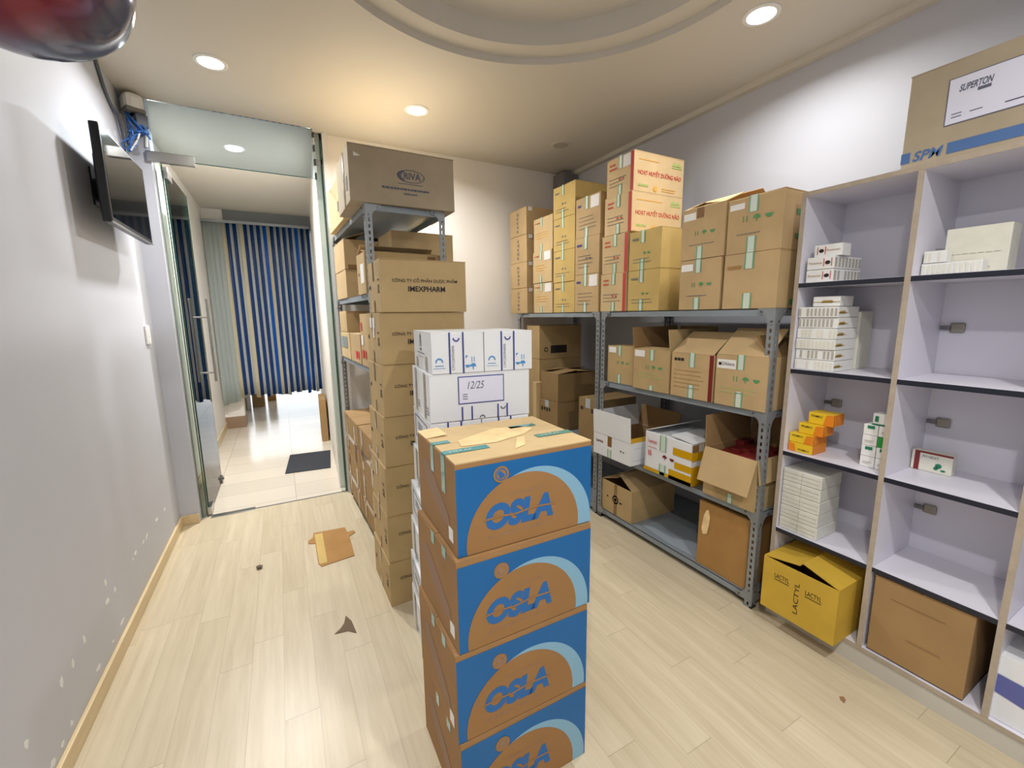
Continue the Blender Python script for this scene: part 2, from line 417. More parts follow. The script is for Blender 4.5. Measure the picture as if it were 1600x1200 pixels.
# ceiling with a round two-step recess
cx, cy = 0.95, 1.40
def ceiling():
    bm = bmesh.new()
    x0, x1, y0, y1 = XL - .1, XR + .1, YF - .1, YB + .05
    ang = [2 * PI * i / 96 for i in range(96)] + [math.atan2(b - cy, a - cx) % (2 * PI) for a in (x0, x1) for b in (y0, y1)]
    ang = sorted(set(ang))
    def edge(t):
        c, s = math.cos(t), math.sin(t); k = 1e9
        if c > 1e-9: k = min(k, (x1 - cx) / c)
        if c < -1e-9: k = min(k, (x0 - cx) / c)
        if s > 1e-9: k = min(k, (y1 - cy) / s)
        if s < -1e-9: k = min(k, (y0 - cy) / s)
        return cx + c * k, cy + s * k
    prof = [(0.977, 2.89), (0.977, 2.925), (0.862, 2.925), (0.862, 3.03)]
    rings = [[bm.verts.new((*edge(t), ZC)) for t in ang]]
    for r, z in prof: rings.append([bm.verts.new((cx + r * math.cos(t), cy + r * math.sin(t), z)) for t in ang])
    n = len(ang)
    for a, b in zip(rings, rings[1:]):
        for k in range(n): bm.faces.new((a[k], a[(k + 1) % n], b[(k + 1) % n], b[k]))
    bm.faces.new(rings[-1])
    # top slab so that no light leaks
    bm_box(bm, x0, x1, y0, y1, 3.05, 3.10)
    return bm
o = struct('ceiling', ceiling(), 'ceil', fixn=False)
box_struct('ceiling_hall', XL - .1, 0.9, YB + .05, 10.0, ZC, ZC + .1, 'ceil')
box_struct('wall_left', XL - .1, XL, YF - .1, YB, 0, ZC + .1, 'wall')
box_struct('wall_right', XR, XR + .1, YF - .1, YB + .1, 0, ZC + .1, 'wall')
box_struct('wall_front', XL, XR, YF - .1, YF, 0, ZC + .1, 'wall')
box_struct('wall_back', 0.44, XR, YB, YB + .1, 0, ZC + .1, 'wallb')
box_struct('trim_1', XR - .045, XR, YF, YB, ZC - .035, ZC, 'ceil')                    # cornice along the right wall
box_struct('trim_2', XL, -0.645, 3.745, 3.86, 0, ZC, 'wall')                           # left door jamb
box_struct('trim_3', 0.405, 0.445, 3.775, 3.92, 0, ZC, 'trim')                         # right door jamb
box_struct('trim_4', -0.30, 0.40, 3.796, 3.806, -.01, 0.003, 'greycable')              # threshold joint
bm = bmesh.new(); bm_box(bm, XL, XL + .016, YF, 3.745, 0, .072); bm_box(bm, XL, -.645, 3.729, 3.745, 0, .072)
struct('baseboard_left', bm, 'base', bevel=.004)
box_struct('baseboard_back', 0.445, XR, 3.785, 3.80, 0, .072, 'base')
# hall walls: left straight, right slightly splayed
box_struct('wall_hall_left', XL - .1, XL, 3.86, 10.0, 0, ZC, 'wallb')
bm = bmesh.new()
bm_prism(bm, [(0.352, 3.92), (0.445, 3.92), (0.80, 10.0), (0.655, 10.0)], Vector((0, 0, 0)), Vector((1, 0, 0)), Vector((0, 1, 0)), Vector((0, 0, 1)), 0, ZC)
struct('wall_hall_right', bm, 'wallb')
box_struct('trim_5', -0.53, 0.50, 6.86, 7.06, 2.705, ZC, mat('grey_beam', (128, 132, 134), 0.6))      # lintel over the strip curtain
box_struct('trim_6', XL, -0.53, 6.88, 7.10, 0.16, ZC, 'wallb')                                           # pier on the left
box_struct('baseboard_pier', XL, -0.525, 6.875, 7.105, 0, 0.16, mat('brown_skirting', (150, 124, 100), 0.6))
box_struct('baseboard_hall_left', XL, XL + .012, 3.86, 6.88, 0, .09, 'base')

# peeling paint on the left wall (patches where plaster shows)
bm = bmesh.new()
def chip(y, z, ly, lz, rot):
    n = 9; pts = []
    for i in range(n):
        a = 2 * PI * i / n; k = random.uniform(.6, 1.1)
        p = (ly * k * math.cos(a), lz * k * math.sin(a))
        pts.append((y + p[0] * math.cos(rot) - p[1] * math.sin(rot), z + p[0] * math.sin(rot) + p[1] * math.cos(rot)))
    bm_prism(bm, pts, Vector((XL + .0002, 0, 0)), Vector((0, 1, 0)), Vector((0, 0, 1)), Vector((1, 0, 0)), 0, .0008)
PC = cam.matrix_world.translation.copy()
def ray(px, py):
    d = r_ * ((px - 800) / 666.86) + d_ * ((py - 600) / 666.86) + f_
    return d
def on_left(px, py):
    d = ray(px, py); t = (XL - PC.x) / d.x; return PC.y + d.y * t, PC.z + d.z * t
for zx, zy, ly, lz in ((735, 45, .035, .012), (700, 90, .04, .012), (655, 165, .03, .010), (640, 190, .02, .01), (605, 240, .025, .010), (593, 268, .012, .008), (470, 372, .012, .016), (512, 405, .014, .014), (480, 455, .03, .014),
                       (545, 548, .03, .008), (505, 635, .02, .006), (375, 625, .012, .018), (325, 735, .014, .022), (275, 818, .014, .026), (440, 755, .03, .010), (320, 1000, .014, .012), (280, 1092, .014, .010), (118, 1097, .012, .016), (238, 1175, .02, .012)):
    y, z = on_left(zx * .35, 780 + zy * .35); chip(y, max(z, .085), ly, lz, random.uniform(-.3, .3))
wl = D.objects['wall_left']
struct('peeled_paint', bm, 'chip', wl)

# ================================================================== LIGHTS
def downlight(x, y, z=ZC, lit=True, label='', w=LAMP_W, rad=.062):
    t = empty('ceiling_downlight', (x, y, z), 0, label, 'ceiling light', 'recessed ceiling downlights')
    bm = bmesh.new(); n = 32
    pr = [(rad, -.001), (rad, -.006), (rad + .012, -.008), (rad + .02, -.004), (rad + .02, 0)]
    rg = [[bm.verts.new((r * math.cos(2 * PI * i / n), r * math.sin(2 * PI * i / n), zz)) for i in range(n)] for r, zz in pr]
    for a, b in zip(rg, rg[1:]):
        for i in range(n): bm.faces.new((a[i], a[(i + 1) % n], b[(i + 1) % n], b[i]))
    obj('rim', bm, 'white' if lit else 'ceil', t, smooth=True)
    bm = bmesh.new(); bm_cyl(bm, (0, 0, -.004), (0, 0, 1), rad, .003, 32)
    obj('lens', bm, 'lens' if lit else 'unlit', t)
    if lit:
        ld = D.lights.new('lamp', 'AREA'); ld.shape = 'DISK'; ld.size = 2 * rad - .01; ld.energy = w; ld.spread = math.radians(158); ld.color = LAMP_COL
        lo = D.objects.new('lamp', ld); COL.objects.link(lo); lo.parent = t; lo.location = (0, 0, -.012)
    return t
downlight(-.21, 3.06, label='lit round downlight in the ceiling above the wall television', w=19)
downlight(.949, 3.095, label='lit round downlight in the ceiling above the bare back wall between the racks', w=29)
downlight(2.13, 1.43, label='lit round downlight in the ceiling above the boxes on the near grey rack', w=15)
downlight(2.18, 3.15, lit=False, label='unlit round downlight in the far right part of the ceiling')
downlight(-.20, 4.41, label='lit round downlight in the hall ceiling behind the glass transom', w=60)  # added to light the hall, lined up with the mirrored room downlight
downlight(.95, -.25, label='lit round downlight out of the picture behind the camera', w=30)
downlight(-.21, -.25, label='lit round downlight out of the picture behind the camera on the left', w=36)

# ================================================================== GLASS FRONT
w1 = empty('window_1', (0, 3.735, 2.54)); w1['kind'] = 'structure'
bm = bmesh.new(); bm_box(bm, -.642, .338, -.006, .006, 0, .35); obj('glass_pane', bm, 'glassg', w1)
bm = bmesh.new(); bm_box(bm, -.64, .34, -.0062, .0062, -.003, 0.0); obj('glass_edge', bm, 'gedge', w1)
w2 = empty('window_2', (-.622, 3.82, 0)); w2['kind'] = 'structure'
bm = bmesh.new(); bm_box(bm, -.022, .010, -.006, .006, 0, 2.54); obj('glass_pane', bm, 'glass', w2)
bm = bmesh.new(); bm_box(bm, .010, .016, -.0065, .0065, 0, 2.53); obj('glass_edge', bm, 'gedge', w2)
w3 = empty('window_3', (.37, 3.82, 0)); w3['kind'] = 'structure'
bm = bmesh.new(); bm_box(bm, -.018, .016, -.006, .006, 0, 2.89); obj('glass_pane', bm, 'glass', w3)
bm = bmesh.new(); bm_box(bm, .016, .030, -.02, .02, 0, 2.89); obj('glass_edge', bm, 'gedge', w3)
# dashed clamp strip at the top right of the glass
t = tag(obj('glass_clamp', (lambda b: (bm_box(b, .34, .352, 3.795, 3.845, 2.56, 2.89), b)[1])(bmesh.new()), 'ink'), 'dark and white dashed clamp strip at the top right of the glass transom', 'clamp')
bm = bmesh.new()
for k in range(3): bm_box(bm, .338, .3535, 3.7935, 3.8465, 2.60 + k * .10, 2.65 + k * .10)
obj('white_dash', bm, 'white', t)
bm = bmesh.new()
for z in (2.66, 2.84): bm_box(bm, .352, .40, 3.80, 3.812, z, z + .04)
obj('clip', bm, 'alu', t)

d1 = empty('door_1', (-.60, 3.83, 0.012)); d1['kind'] = 'structure'; d1['label'] = 'frameless glass door standing open into the hall'
bm = bmesh.new(); bm_box(bm, -.005, .005, 0.012, .79, 0, 2.50); obj('glass_pane', bm, 'glass', d1)
bm = bmesh.new(); bm_box(bm, -.0055, .0055, .787, .793, 0, 2.50); bm_box(bm, -.0055, .0055, .008, .013, 0, 2.50); obj('glass_edge', bm, 'gedge', d1)
bm = bmesh.new(); bm_box(bm, -.018, .018, 0.0, .13, 2.43, 2.505); obj('pivot_fitting', bm, 'steel', d1, bevel=.003)
bm = bmesh.new(); bm_box(bm, -.018, .018, 0.0, .13, -.004, .055); obj('pivot_fitting', bm, 'steel', d1, bevel=.003)
bm = bmesh.new(); bm_box(bm, -.016, .016, .72, .80, -.004, .05); bm_cyl(bm, (.016, .76, .03), (1, 0, 0), .013, .012); obj('lock_fitting', bm, 'bolt', d1, bevel=.003)
h = empty('door_handle', (0, 0, 0)); h.parent = d1
bm = bmesh.new(); bm_box(bm, .055, .075, .70, .72, .94, 1.66); obj('grip_bar', bm, 'steel', h, bevel=.004)
bm = bmesh.new()
for z in (1.02, 1.50): bm_cyl(bm, (-.06, .71, z), (1, 0, 0), .008, .12)
obj('standoff', bm, 'steel', h)
bm = bmesh.new(); bm_box(bm, -.07, .19, -.035, .0, -.02, .045)
tag(obj('transom_patch_fitting', bm, 'steel', loc=(-.60, 3.758, 2.535), bevel=.004), 'long steel patch fitting at the lower left corner of the glass transom', 'door fitting')
bm = bmesh.new(); bm_box(bm, -.145, .145, -.03, .03, 0, .005)
tag(obj('floor_spring_plate', bm, 'steel', loc=(-.44, 3.80, 0), bevel=.002), 'shiny steel floor spring plate on the floor at the glass door pivot', 'door fitting')

# ================================================================== HALL
bm = bmesh.new(); bm_box(bm, -.205, .205, -.31, .31, 0, .008)
tag(obj('door_mat', bm, 'dark', loc=(.155, 4.83, -.002), rz=-.09, bevel=.003), 'dark grey door mat on the hall floor beyond the glass door', 'mat')
cur = empty('strip_curtain', (0, 6.74, 2.70), 0, 'blue and white plastic strip curtain hanging across the hall', 'curtain')
bm = bmesh.new(); bm_box(bm, -.755, .47, -.02, .02, 0, .035); obj('rail', bm, 'alu', cur)
def strip(x, w, m, bot):
    bm = bmesh.new(); n = 6; rows = 9; amp = random.uniform(.003, .010); ph = random.uniform(0, 6); g = []
    y0 = (-.016 if m in ('s_navy', 's_navy_daylit') else .008) + random.uniform(-.004, .004)
    for j in range(rows):
        f = j / (rows - 1); z = bot - 2.70 + (2.70 - bot) * (1 - f) if False else -(2.70 - bot) * f
        g.append([bm.verts.new((x + w * (i / n - .5) + .006 * f * math.sin(ph), y0 + amp * math.sin(i / n * PI) + .008 * f * math.sin(ph * 1.7 + f * 2), z + (.008 * math.sin(ph * 3) * (i / n) if j == rows - 1 else 0))) for i in range(n + 1)])
    for a, b in zip(g, g[1:]):
        for i in range(n): bm.faces.new((a[i], a[i + 1], b[i + 1], b[i]))
    o = obj('strip', bm, m, cur, smooth=True, fixn=False)
    s = o.modifiers.new('thick', 'SOLIDIFY'); s.thickness = .002
    return o
pat = ['s_clear', 's_clear', 's_clear', 's_clear', 's_cream', 's_navy', 's_grey', 's_navy', 's_grey', 's_cream', 's_navy', 's_grey', 's_navy', 's_grey', 's_navy', 's_grey', 's_navy_daylit', 's_cream', 's_navy', 's_grey', 's_navy', 's_grey', 's_navy', 's_grey', 's_navy', 's_grey', 's_navy_daylit', 's_grey', 's_navy', 's_grey', 's_navy']
x = -.745; tot = 1.21; wn = {'s_clear': .05, 's_cream': .045}
ws = [wn.get(p, .036) for p in pat]; k = tot / sum(ws)
for p, w in zip(pat, ws):
    w *= k
    so = strip(x + w / 2, w * 1.16, p, (.36 if p == 's_clear' else .44) + random.uniform(-.02, .03)); x += w
def hallbox(lbl, x0, x1, y0, y1, z1, m='brown', rz=0):
    return carton(lbl, x0, x1, y0, y1, 0, z1, m, 'cartons on the hall floor', rz)
hallbox('brown carton on the hall floor beside the left pier under the curtain', -.72, -.60, 8.1, 8.5, .45)
hallbox('wider brown carton on the hall floor seen below the curtain', -.52, -.34, 8.35, 8.7, .45)
hallbox('farthest brown carton on the hall floor below the middle of the curtain', -.31, -.17, 8.85, 9.2, .45, 'rust')
hallbox('brown carton at the foot of the right hall wall beyond the mat', .35, .425, 5.55, 6.0, .52, 'brown', -.05)
hallbox('reddish carton behind the brown one along the right hall wall', .385, .465, 6.05, 6.55, .42, 'rust', -.05)
bm = bmesh.new(); bm_box(bm, -.03, .03, -.04, .04, 0, .30)
tag(obj('pale_bin', bm, 'wcard', loc=(-.56, 8.2, 0), bevel=.01), 'pale blue-grey bin standing between two cartons below the curtain', 'bin')

# ================================================================== LEFT WALL: TV, cables, socket
tv = empty('television', (-.636, 3.049, 1.946), 0, 'flat black television mounted on the left wall', 'television')
bm = bmesh.new(); bm_box(bm, -.036, .0, -.36, .36, 0, .43); obj('bezel', bm, 'black', tv, bevel=.006)
bm = bmesh.new(); bm_box(bm, .0002, .0012, -.345, .345, .024, .418); obj('screen', bm, 'screen', tv)
bm = bmesh.new(); bm_box(bm, -.075, -.036, -.22, .22, .06, .34); obj('back_housing', bm, 'black', tv, bevel=.012)
bm = bmesh.new(); bm_box(bm, -.003, .003, -.36, .36, -.001, .006); obj('lower_rim', bm, 'steel', tv)
bm = bmesh.new(); bm_box(bm, -.124, -.116, -.10, .10, .12, .30); bm_box(bm, -.118, -.07, -.03, .03, .16, .26); obj('wall_bracket', bm, 'black', tv)
bm = bmesh.new(); bm_box(bm, 0, .012, -.04, .04, -.06, .06)
sk = tag(obj('wall_switch', bm, 'white', loc=(XL, 3.555, 1.40), bevel=.004), 'white switch plate low on the left wall below the television', 'switch')
bm = bmesh.new()
for z in (-.035, 0, .035): bm_box(bm, .012, .0155, -.018, .018, z - .012, z + .012)
obj('rocker', bm, 'white', sk)
# router and cable tangle in the corner
rt = empty('router', (-.69, 3.66, 2.76), .5, 'white rounded router box tucked in the corner above the television', 'router')
bm = bmesh.new(); bm_box(bm, -.05, .05, -.06, .06, 0, .115); obj('casing', bm, 'white', rt, bevel=.03)
bm = bmesh.new(); bm_box(bm, -.051, .051, -.061, .061, .0, .03); obj('grey_base', bm, 'grey_ink', rt, bevel=.01)
bm = bmesh.new(); bm_box(bm, -.03, .03, -.025, .025, 0, .075)
tag(obj('power_adapter', bm, 'greycable', loc=(-.648, 3.62, 2.675), rz=.4, bevel=.006), 'dark grey power adapter among the blue cables in the corner', 'adapter')
cb = empty('cable_tangle', (-.70, 3.62, 2.60), 0, 'tangle of blue network cables hanging in the corner above the television', 'cable')
for k in range(9):
    a = random.uniform(-.02, .02)
    c = [(-.02 + random.uniform(-.02, .02), .02, .16), (random.uniform(-.03, .05), random.uniform(-.06, .02), .08 + random.uniform(-.03, .03)), (random.uniform(-.02, .09), random.uniform(-.05, .03), random.uniform(-.01, .05)),
         (random.uniform(.0, .09), random.uniform(-.04, .03), random.uniform(.03, .09)), (random.uniform(-.04, .03), random.uniform(-.05, .02), random.uniform(-.05, .02)), (-.03 + a, random.uniform(-.03, .02), -.07)]
    bm = bmesh.new(); bm_tube(bm, spline(c, 7), .0045, 6); obj('cable', bm, 'blue_cable' if k < 7 else ('greycable' if k == 7 else 'white'), cb, smooth=True)
bm = bmesh.new(); bm_tube(bm, spline([(-.752, 3.30, 2.885), (-.75, 3.36, 2.80), (-.752, 3.42, 2.76), (-.75, 3.50, 2.72), (-.74, 3.56, 2.68), (-.74, 3.60, 2.50), (-.752, 3.40, 2.30)], 8), .009, 8)
tag(obj('power_cable', bm, 'greycable', smooth=True), 'dark grey cable running down the left wall corner from the ceiling behind the television', 'cable')
bm = bmesh.new(); bm_tube(bm, spline([(-.66, 3.735, 2.888), (-.655, 3.735, 2.80), (-.652, 3.736, 2.70), (-.66, 3.735, 2.60)], 6), .008, 8)
tag(obj('cable_conduit', bm, 'white', smooth=True), 'thin white conduit running down the jamb beside the router', 'conduit')

# glossy silver balloon under the ceiling; its red patch is a painted-in reflection
dv = ray(8, -75); tt = (2.30 - 1.5) / dv.z
bp_ = PC + dv * tt
bm = bmesh.new(); bmesh.ops.create_uvsphere(bm, u_segments=48, v_segments=32, radius=.218)
for v in bm.verts:
    a = math.atan2(v.co.y, v.co.x); rr = math.hypot(v.co.x, v.co.y)
    v.co.z *= .86
    k = 1 + .010 * math.cos(12 * a) * (abs(v.co.z) < .14)
    v.co.x *= k; v.co.y *= k
m_, nt, b = newmat('silver_foil_painted_reflection')
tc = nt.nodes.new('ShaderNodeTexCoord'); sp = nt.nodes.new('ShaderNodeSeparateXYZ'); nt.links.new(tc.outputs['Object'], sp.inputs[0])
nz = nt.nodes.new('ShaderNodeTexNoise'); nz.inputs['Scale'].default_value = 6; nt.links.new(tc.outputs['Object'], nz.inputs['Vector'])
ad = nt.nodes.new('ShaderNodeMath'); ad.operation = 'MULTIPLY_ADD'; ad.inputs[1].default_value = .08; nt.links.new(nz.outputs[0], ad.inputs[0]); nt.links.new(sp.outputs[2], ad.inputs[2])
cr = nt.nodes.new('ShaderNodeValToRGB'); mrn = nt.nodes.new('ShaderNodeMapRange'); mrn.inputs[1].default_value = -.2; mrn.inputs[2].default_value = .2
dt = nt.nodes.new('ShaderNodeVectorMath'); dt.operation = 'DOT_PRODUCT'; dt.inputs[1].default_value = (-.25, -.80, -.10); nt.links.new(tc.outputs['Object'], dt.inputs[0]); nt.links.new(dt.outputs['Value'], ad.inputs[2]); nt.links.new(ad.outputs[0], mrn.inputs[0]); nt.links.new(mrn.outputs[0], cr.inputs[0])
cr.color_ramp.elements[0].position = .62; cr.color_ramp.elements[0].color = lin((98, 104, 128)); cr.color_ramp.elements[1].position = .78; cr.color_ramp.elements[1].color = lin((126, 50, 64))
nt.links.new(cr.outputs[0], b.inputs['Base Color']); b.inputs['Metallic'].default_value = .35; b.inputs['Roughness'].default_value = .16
bl = tag(obj('foil_balloon', bm, m_, loc=(bp_.x, bp_.y, bp_.z), smooth=True), 'glossy dark red and silver foil balloon under the ceiling at the upper left', 'balloon')  # silver balloon; the dark red is a reflection painted into the foil colour
bm = bmesh.new(); bm_tube(bm, [(0, 0, .186), (0.004, 0, .22), (0, 0, ZC - bp_.z)], .003, 6); obj('ribbon', bm, 'red', bl)

# grey duct box in the far right ceiling corner
bm = bmesh.new(); bm_box(bm, -.11, .11, -.09, .09, 0, .145)
jb = tag(obj('duct_box', bm, mat('duct_grey', (128, 126, 128), .6), loc=(2.645, 3.706, 2.722), bevel=.006), 'dull grey duct box fixed in the far right ceiling corner', 'duct')
bm = bmesh.new(); bm_box(bm, -.095, .095, -.0915, -.09, .015, .13); obj('cover_plate', bm, mat('duct_cover', (120, 118, 122), .6), jb)

# ================================================================== SLOTTED STEEL RACKS
def post_bm(H, w=.036):
    bm = bmesh.new()
    xs = [0, .013, .023, w]; zs = [0.0]; hole = []
    z = .012
    while z + .034 < H:
        zs += [z, z + .018]; z += .034
    zs.append(H)
    for pl in range(2):
        P = lambda a, z: (a, 0, z) if pl == 0 else (0, a, z)
        for i in range(len(zs) - 1):
            for j in range(3):
                if j == 1 and i % 2 == 1: continue
                bm.faces.new([bm.verts.new(P(*q)) for q in ((xs[j], zs[i]), (xs[j + 1], zs[i]), (xs[j + 1], zs[i + 1]), (xs[j], zs[i + 1]))])
    bmesh.ops.remove_doubles(bm, verts=bm.verts, dist=1e-5)
    return bm

def rack(label, loc, w, d, H, shelves, rz=0.0):
    """origin at the front-left-near corner; x = depth, y = length. w along x, d along y"""
    t = empty('storage_rack', loc, rz, label, 'rack')
    for px, py, a in ((0, 0, 0), (w, 0, PI / 2), (w, d, PI), (0, d, -PI / 2)):
        p = obj('post', post_bm(H), 'alu', t, loc=(px, py, 0), rz=a, fixn=False)
        s = p.modifiers.new('thick', 'SOLIDIFY'); s.thickness = .0022; s.offset = -1
        bm = bmesh.new(); bm_box(bm, -.002, .038, -.002, .038, 0, .012); obj('foot_cap', bm, 'black', p)
    for z in shelves:
        bm = bmesh.new(); e = .004
        bm_box(bm, e, w - e, e, d - e, z - .003, z)
        for x0, x1, y0, y1 in ((e, e + .003, e, d - e), (w - e - .003, w - e, e, d - e), (e, w - e, e, e + .003), (e, w - e, d - e - .003, d - e)):
            bm_box(bm, x0, x1, y0, y1, z - .034, z)
        sh = obj('shelf', bm, 'shelf', t)
        # corner gussets with a bolt
        for (c, u) in (((0, 0), (0, 1)), ((0, d), (0, -1)), ((0, 0), (1, 0)), ((w, 0), (-1, 0))):
            bm = bmesh.new()
            up = -1 if z > .3 else 1
            pts = [(0, 0), (.085, 0), (.085, .022), (.06, .030), (.042, .046), (.032, .075), (0, .075)]
            n = Vector((-1, 0, 0)) if u[0] == 0 else Vector((0, -1, 0))
            bm_prism(bm, pts, Vector((c[0], c[1], z + (.002 if up < 0 else -.034))), Vector((u[0], u[1], 0)), Vector((0, 0, up)), n, .0005, .003)
            g = obj('gusset_plate', bm, 'alu', sh)
            for q in ((.068, .013), (.016, .058)):
                bm = bmesh.new()
                bm_cyl(bm, Vector((c[0] + u[0] * q[0], c[1] + u[1] * q[0], z + up * q[1] - (.034 if up > 0 else 0))) + n * .003, n, .0055, .004, 8)
                obj('bolt', bm, 'bolt', sh)
    return t
rack('near grey slotted steel rack along the right wall, beside the white cabinet', (2.0, 1.165, 0), .68, 1.21, 1.516, [1.516, 1.028, .518, .07])
rack('far grey slotted steel rack along the right wall, in the corner', (2.0, 2.395, 0), .68, 1.19, 1.514, [1.514, .505, .07])
LRZ = math.radians(2.0); LRO = Vector((.463, 2.53, 0))
rack('tall grey slotted steel rack at the back, behind the tallest brown carton stack', LRO, .46, 1.20, 2.112, [2.112, 1.632, 1.195, .07], LRZ)

# ------------------------------------------------------------------ boxes on top of the right racks
def topcol(names, y0, y1, zs, m, x0=2.0, depth=.42, deco=None, group=None, dx=(), long='x'):
    out = []
    for i in range(len(zs) - 1):
        j = dx[i] if i < len(dx) else random.uniform(-.006, .006)
        b = carton(names[i], x0 + j, x0 + j + depth, y0 + .003, y1 - .003, zs[i], zs[i + 1], m, group, long=long)
        if deco: deco(b, i)
        out.append(b)
    return out
def side_text(b, s, m, u0=.03, frac=.55, hgt=.018, v=.72):
    w, d, h = b['_dims']
    decal(b, 'printed_text', '-x', [('text', s, u0, h * v, d * frac, hgt, 0, 0, .01)], [m])
ORD = {4: ['bottom', 'second from bottom', 'third from bottom', 'top'], 3: ['bottom', 'middle', 'top'], 2: ['lower', 'upper']}
def decoA(b, i):
    w, d, h = b['_dims']
    it = [('poly', rect(d * .5 - .012 + random.uniform(-.008, .004), h * (.12 + k * .16), d * .5 + .012 + random.uniform(-.004, .008), h * (.22 + k * .16))) for k in range(5)]
    decal(b, 'printed_text', '-x', it, ['grey_ink'])
    decal(b, 'tape', '-y', [('poly', rect(.02, h - .03, .06, h + .002))], ['paper'])
topcol(['%s box of the grey-lettered tan stack at the end of the far rack' % n for n in ORD[4]], 3.385, 3.70, [1.516, 1.745, 1.975, 2.21, 2.44], 'tan', 1.985, .40, decoA, 'tan stack at the far end of the far rack')
def decoB(b, i):
    w, d, h = b['_dims']
    gtape(b, '-x', d * .42, .07, .06, .028); side_text(b, 'VITAMIN', 'red', .02, .3, .012, .84); lines(b, '-x', .03, h * .55, d * .8, 3, .02, .004, 'orange_ink')
    if i < 2: decal(b, 'label', '-x', [('poly', rect(d * .62, h - .075, d * .95, h - .006))], ['paper'])
topcol(['%s box of the pale orange three-box stack between tan and yellow stacks' % n for n in ORD[3]], 3.005, 3.305, [1.516, 1.772, 2.032, 2.305], 'pale', 2.0, .42, decoB, 'pale orange stack on the far rack')
def decoC(b, i):
    w, d, h = b['_dims']
    gtape(b, '-x', d * .46, .075, .06, .026); icons(b, '-x', d * .45, h * .42, .011, 'grey_ink', False); lines(b, '-x', .03, h * .78, d * .36, 1, .02, .012, 'grey_ink'); lines(b, '-x', .04, h * .28, d * .8, 2, .02, .004, 'grey_ink')
topcol(['%s box of the yellow four-box stack on the far rack' % n for n in ORD[4]], 2.70, 2.995, [1.516, 1.755, 1.998, 2.242, 2.48], 'yellow', 2.0, .42, decoC, 'yellow stack on the far rack')
def decoD(b, i):
    w, d, h = b['_dims']
    gtape(b, '-x', d * .46, .085, .07, .032); lines(b, '-x', .025, h * .78, d * .3, 1, .02, .016, 'navy'); lines(b, '-x', .04, h * .5, d * .85, 4, .026, .004, 'grey_ink')
    if i != 1: decal(b, 'label', '-x', [('poly', rect(d * .62, h - .085, d * .95, h - .006))], ['paper'])
    else: icons(b, '-x', d * .5, h * .42, .011, 'greyblue', False)
topcol(['%s box of the kraft three-box stack above the joint of the two racks' % n for n in ORD[3]], 2.41, 2.695, [1.516, 1.79, 2.052, 2.33], 'tan', 2.0, .42, decoD, 'kraft stack above the rack joint')
def decoE(b, i):
    w, d, h = b['_dims']
    gtape(b, '-x', d * .52, .075, .06, .03); lines(b, '-x', .03, h * .82, d * .4, 2, .026, .010, 'red'); lines(b, '-x', .03, h * .45, d * .8, 3, .022, .004, 'grey_ink')
    decal(b, 'red_corner_print', '-x', [('poly', rect(d - .028, 0, d - .001, h))], ['redside'])
    icons(b, '-x', d * .5, h * .4, .010, 'red', False)
    if i == 3: decal(b, 'label', '-x', [('poly', rect(d * .62, h - .075, d * .9, h - .004))], ['paper'])
    if i >= 2:
        decal(b, 'printed_title', '-y', [('text', 'HO\u1ea0T HUY\u1ebeT D\u01af\u1ee0NG N\u00c3O', .035, h * .40, w * .86, h * .2, 0, 0, .014)], ['red'])
        decal(b, 'printed_logo', '-y', [('poly', disc(w * .80, h * .80, .020, 12, 0, PI), 0), ('poly', disc(w * .89, h * .80, .020, 12, 0, PI), 0), ('poly', rect(w * .74, h * .74, w * .95, h * .77), 0)], ['ltgreen'])
        lines(b, '-y', .04, h * .80, w * .6, 1, .02, .006, 'orange_ink'); lines(b, '-y', .04, h * .13, w * .3, 1, .02, .014, 'ltgreen')
        decal(b, 'printed_emblem', '-y', [('poly', disc(w * .42, h * .12, .018, 14))], ['orange_ink']); lines(b, '-y', w * .55, h * .14, w * .9, 2, .014, .005, 'orange_ink')
NE = ['%s box of the red-edged four-box stack at the near rack\u2019s far end' % n for n in ORD[4]]
topcol(NE[:2], 2.137, 2.392, [1.518, 1.770, 2.019], 'pale', 2.0, .42, decoE, 'red-edged stack on the near rack')
for i, (a, c) in enumerate(((2.019, 2.262), (2.262, 2.50))):
    b = carton(NE[2 + i], 2.0 + .01 * i, 2.455, 2.115, 2.368, a, c, 'cream', 'red-edged stack on the near rack'); decoE(b, 2 + i)
def decoF(b, i):
    w, d, h = b['_dims']
    gtape(b, '-x', d * .44, .075, .07, .03); icons(b, '-x', d * .5, h * .42, .011, 'green', False); lines(b, '-x', .03, h * .78, d * .36, 1, .02, .013, 'grey_ink'); lines(b, '-x', .04, h * .28, d * .8, 2, .02, .004, 'grey_ink')
topcol(['%s of two yellowish boxes right of the red-edged stack, on the rack top' % n for n in ORD[2]], 1.86, 2.13, [1.518, 1.768, 2.005], 'yellow', 2.0, .42, decoF, 'two yellowish boxes on the near rack top')
def decoG(b, i):
    w, d, h = b['_dims']
    gtape(b, '-x', d * .46, 0 if i else .07, .065, .034)
    if i: decal(b, 'brown_tape', '-x', [('poly', rect(d * .36, h - .05, d * .52, h + .002))], ['btape'])
    decal(b, 'label', '-x', [('poly', rect(.012, h - .055, d * .34, h - .018))], ['paper']); icons(b, '-x', d * .55, h * .50, .015, 'green'); lines(b, '-x', d * .2, h * .28, d * .9, 1, .02, .004, 'grey_ink')
gl_ = topcol(['lower of the two green-marked boxes beside the yellowish pair, on the rack top'], 1.457, 1.722, [1.518, 1.785], 'tan', 2.0, .42, decoG, 'green-marked boxes on the near rack top')
b = open_carton('upper of the two green-marked boxes, with an open flap peaking up behind', 2.0, 2.42, 1.455, 1.718, 1.786, 2.046, 'tan', 'green-marked boxes on the near rack top')
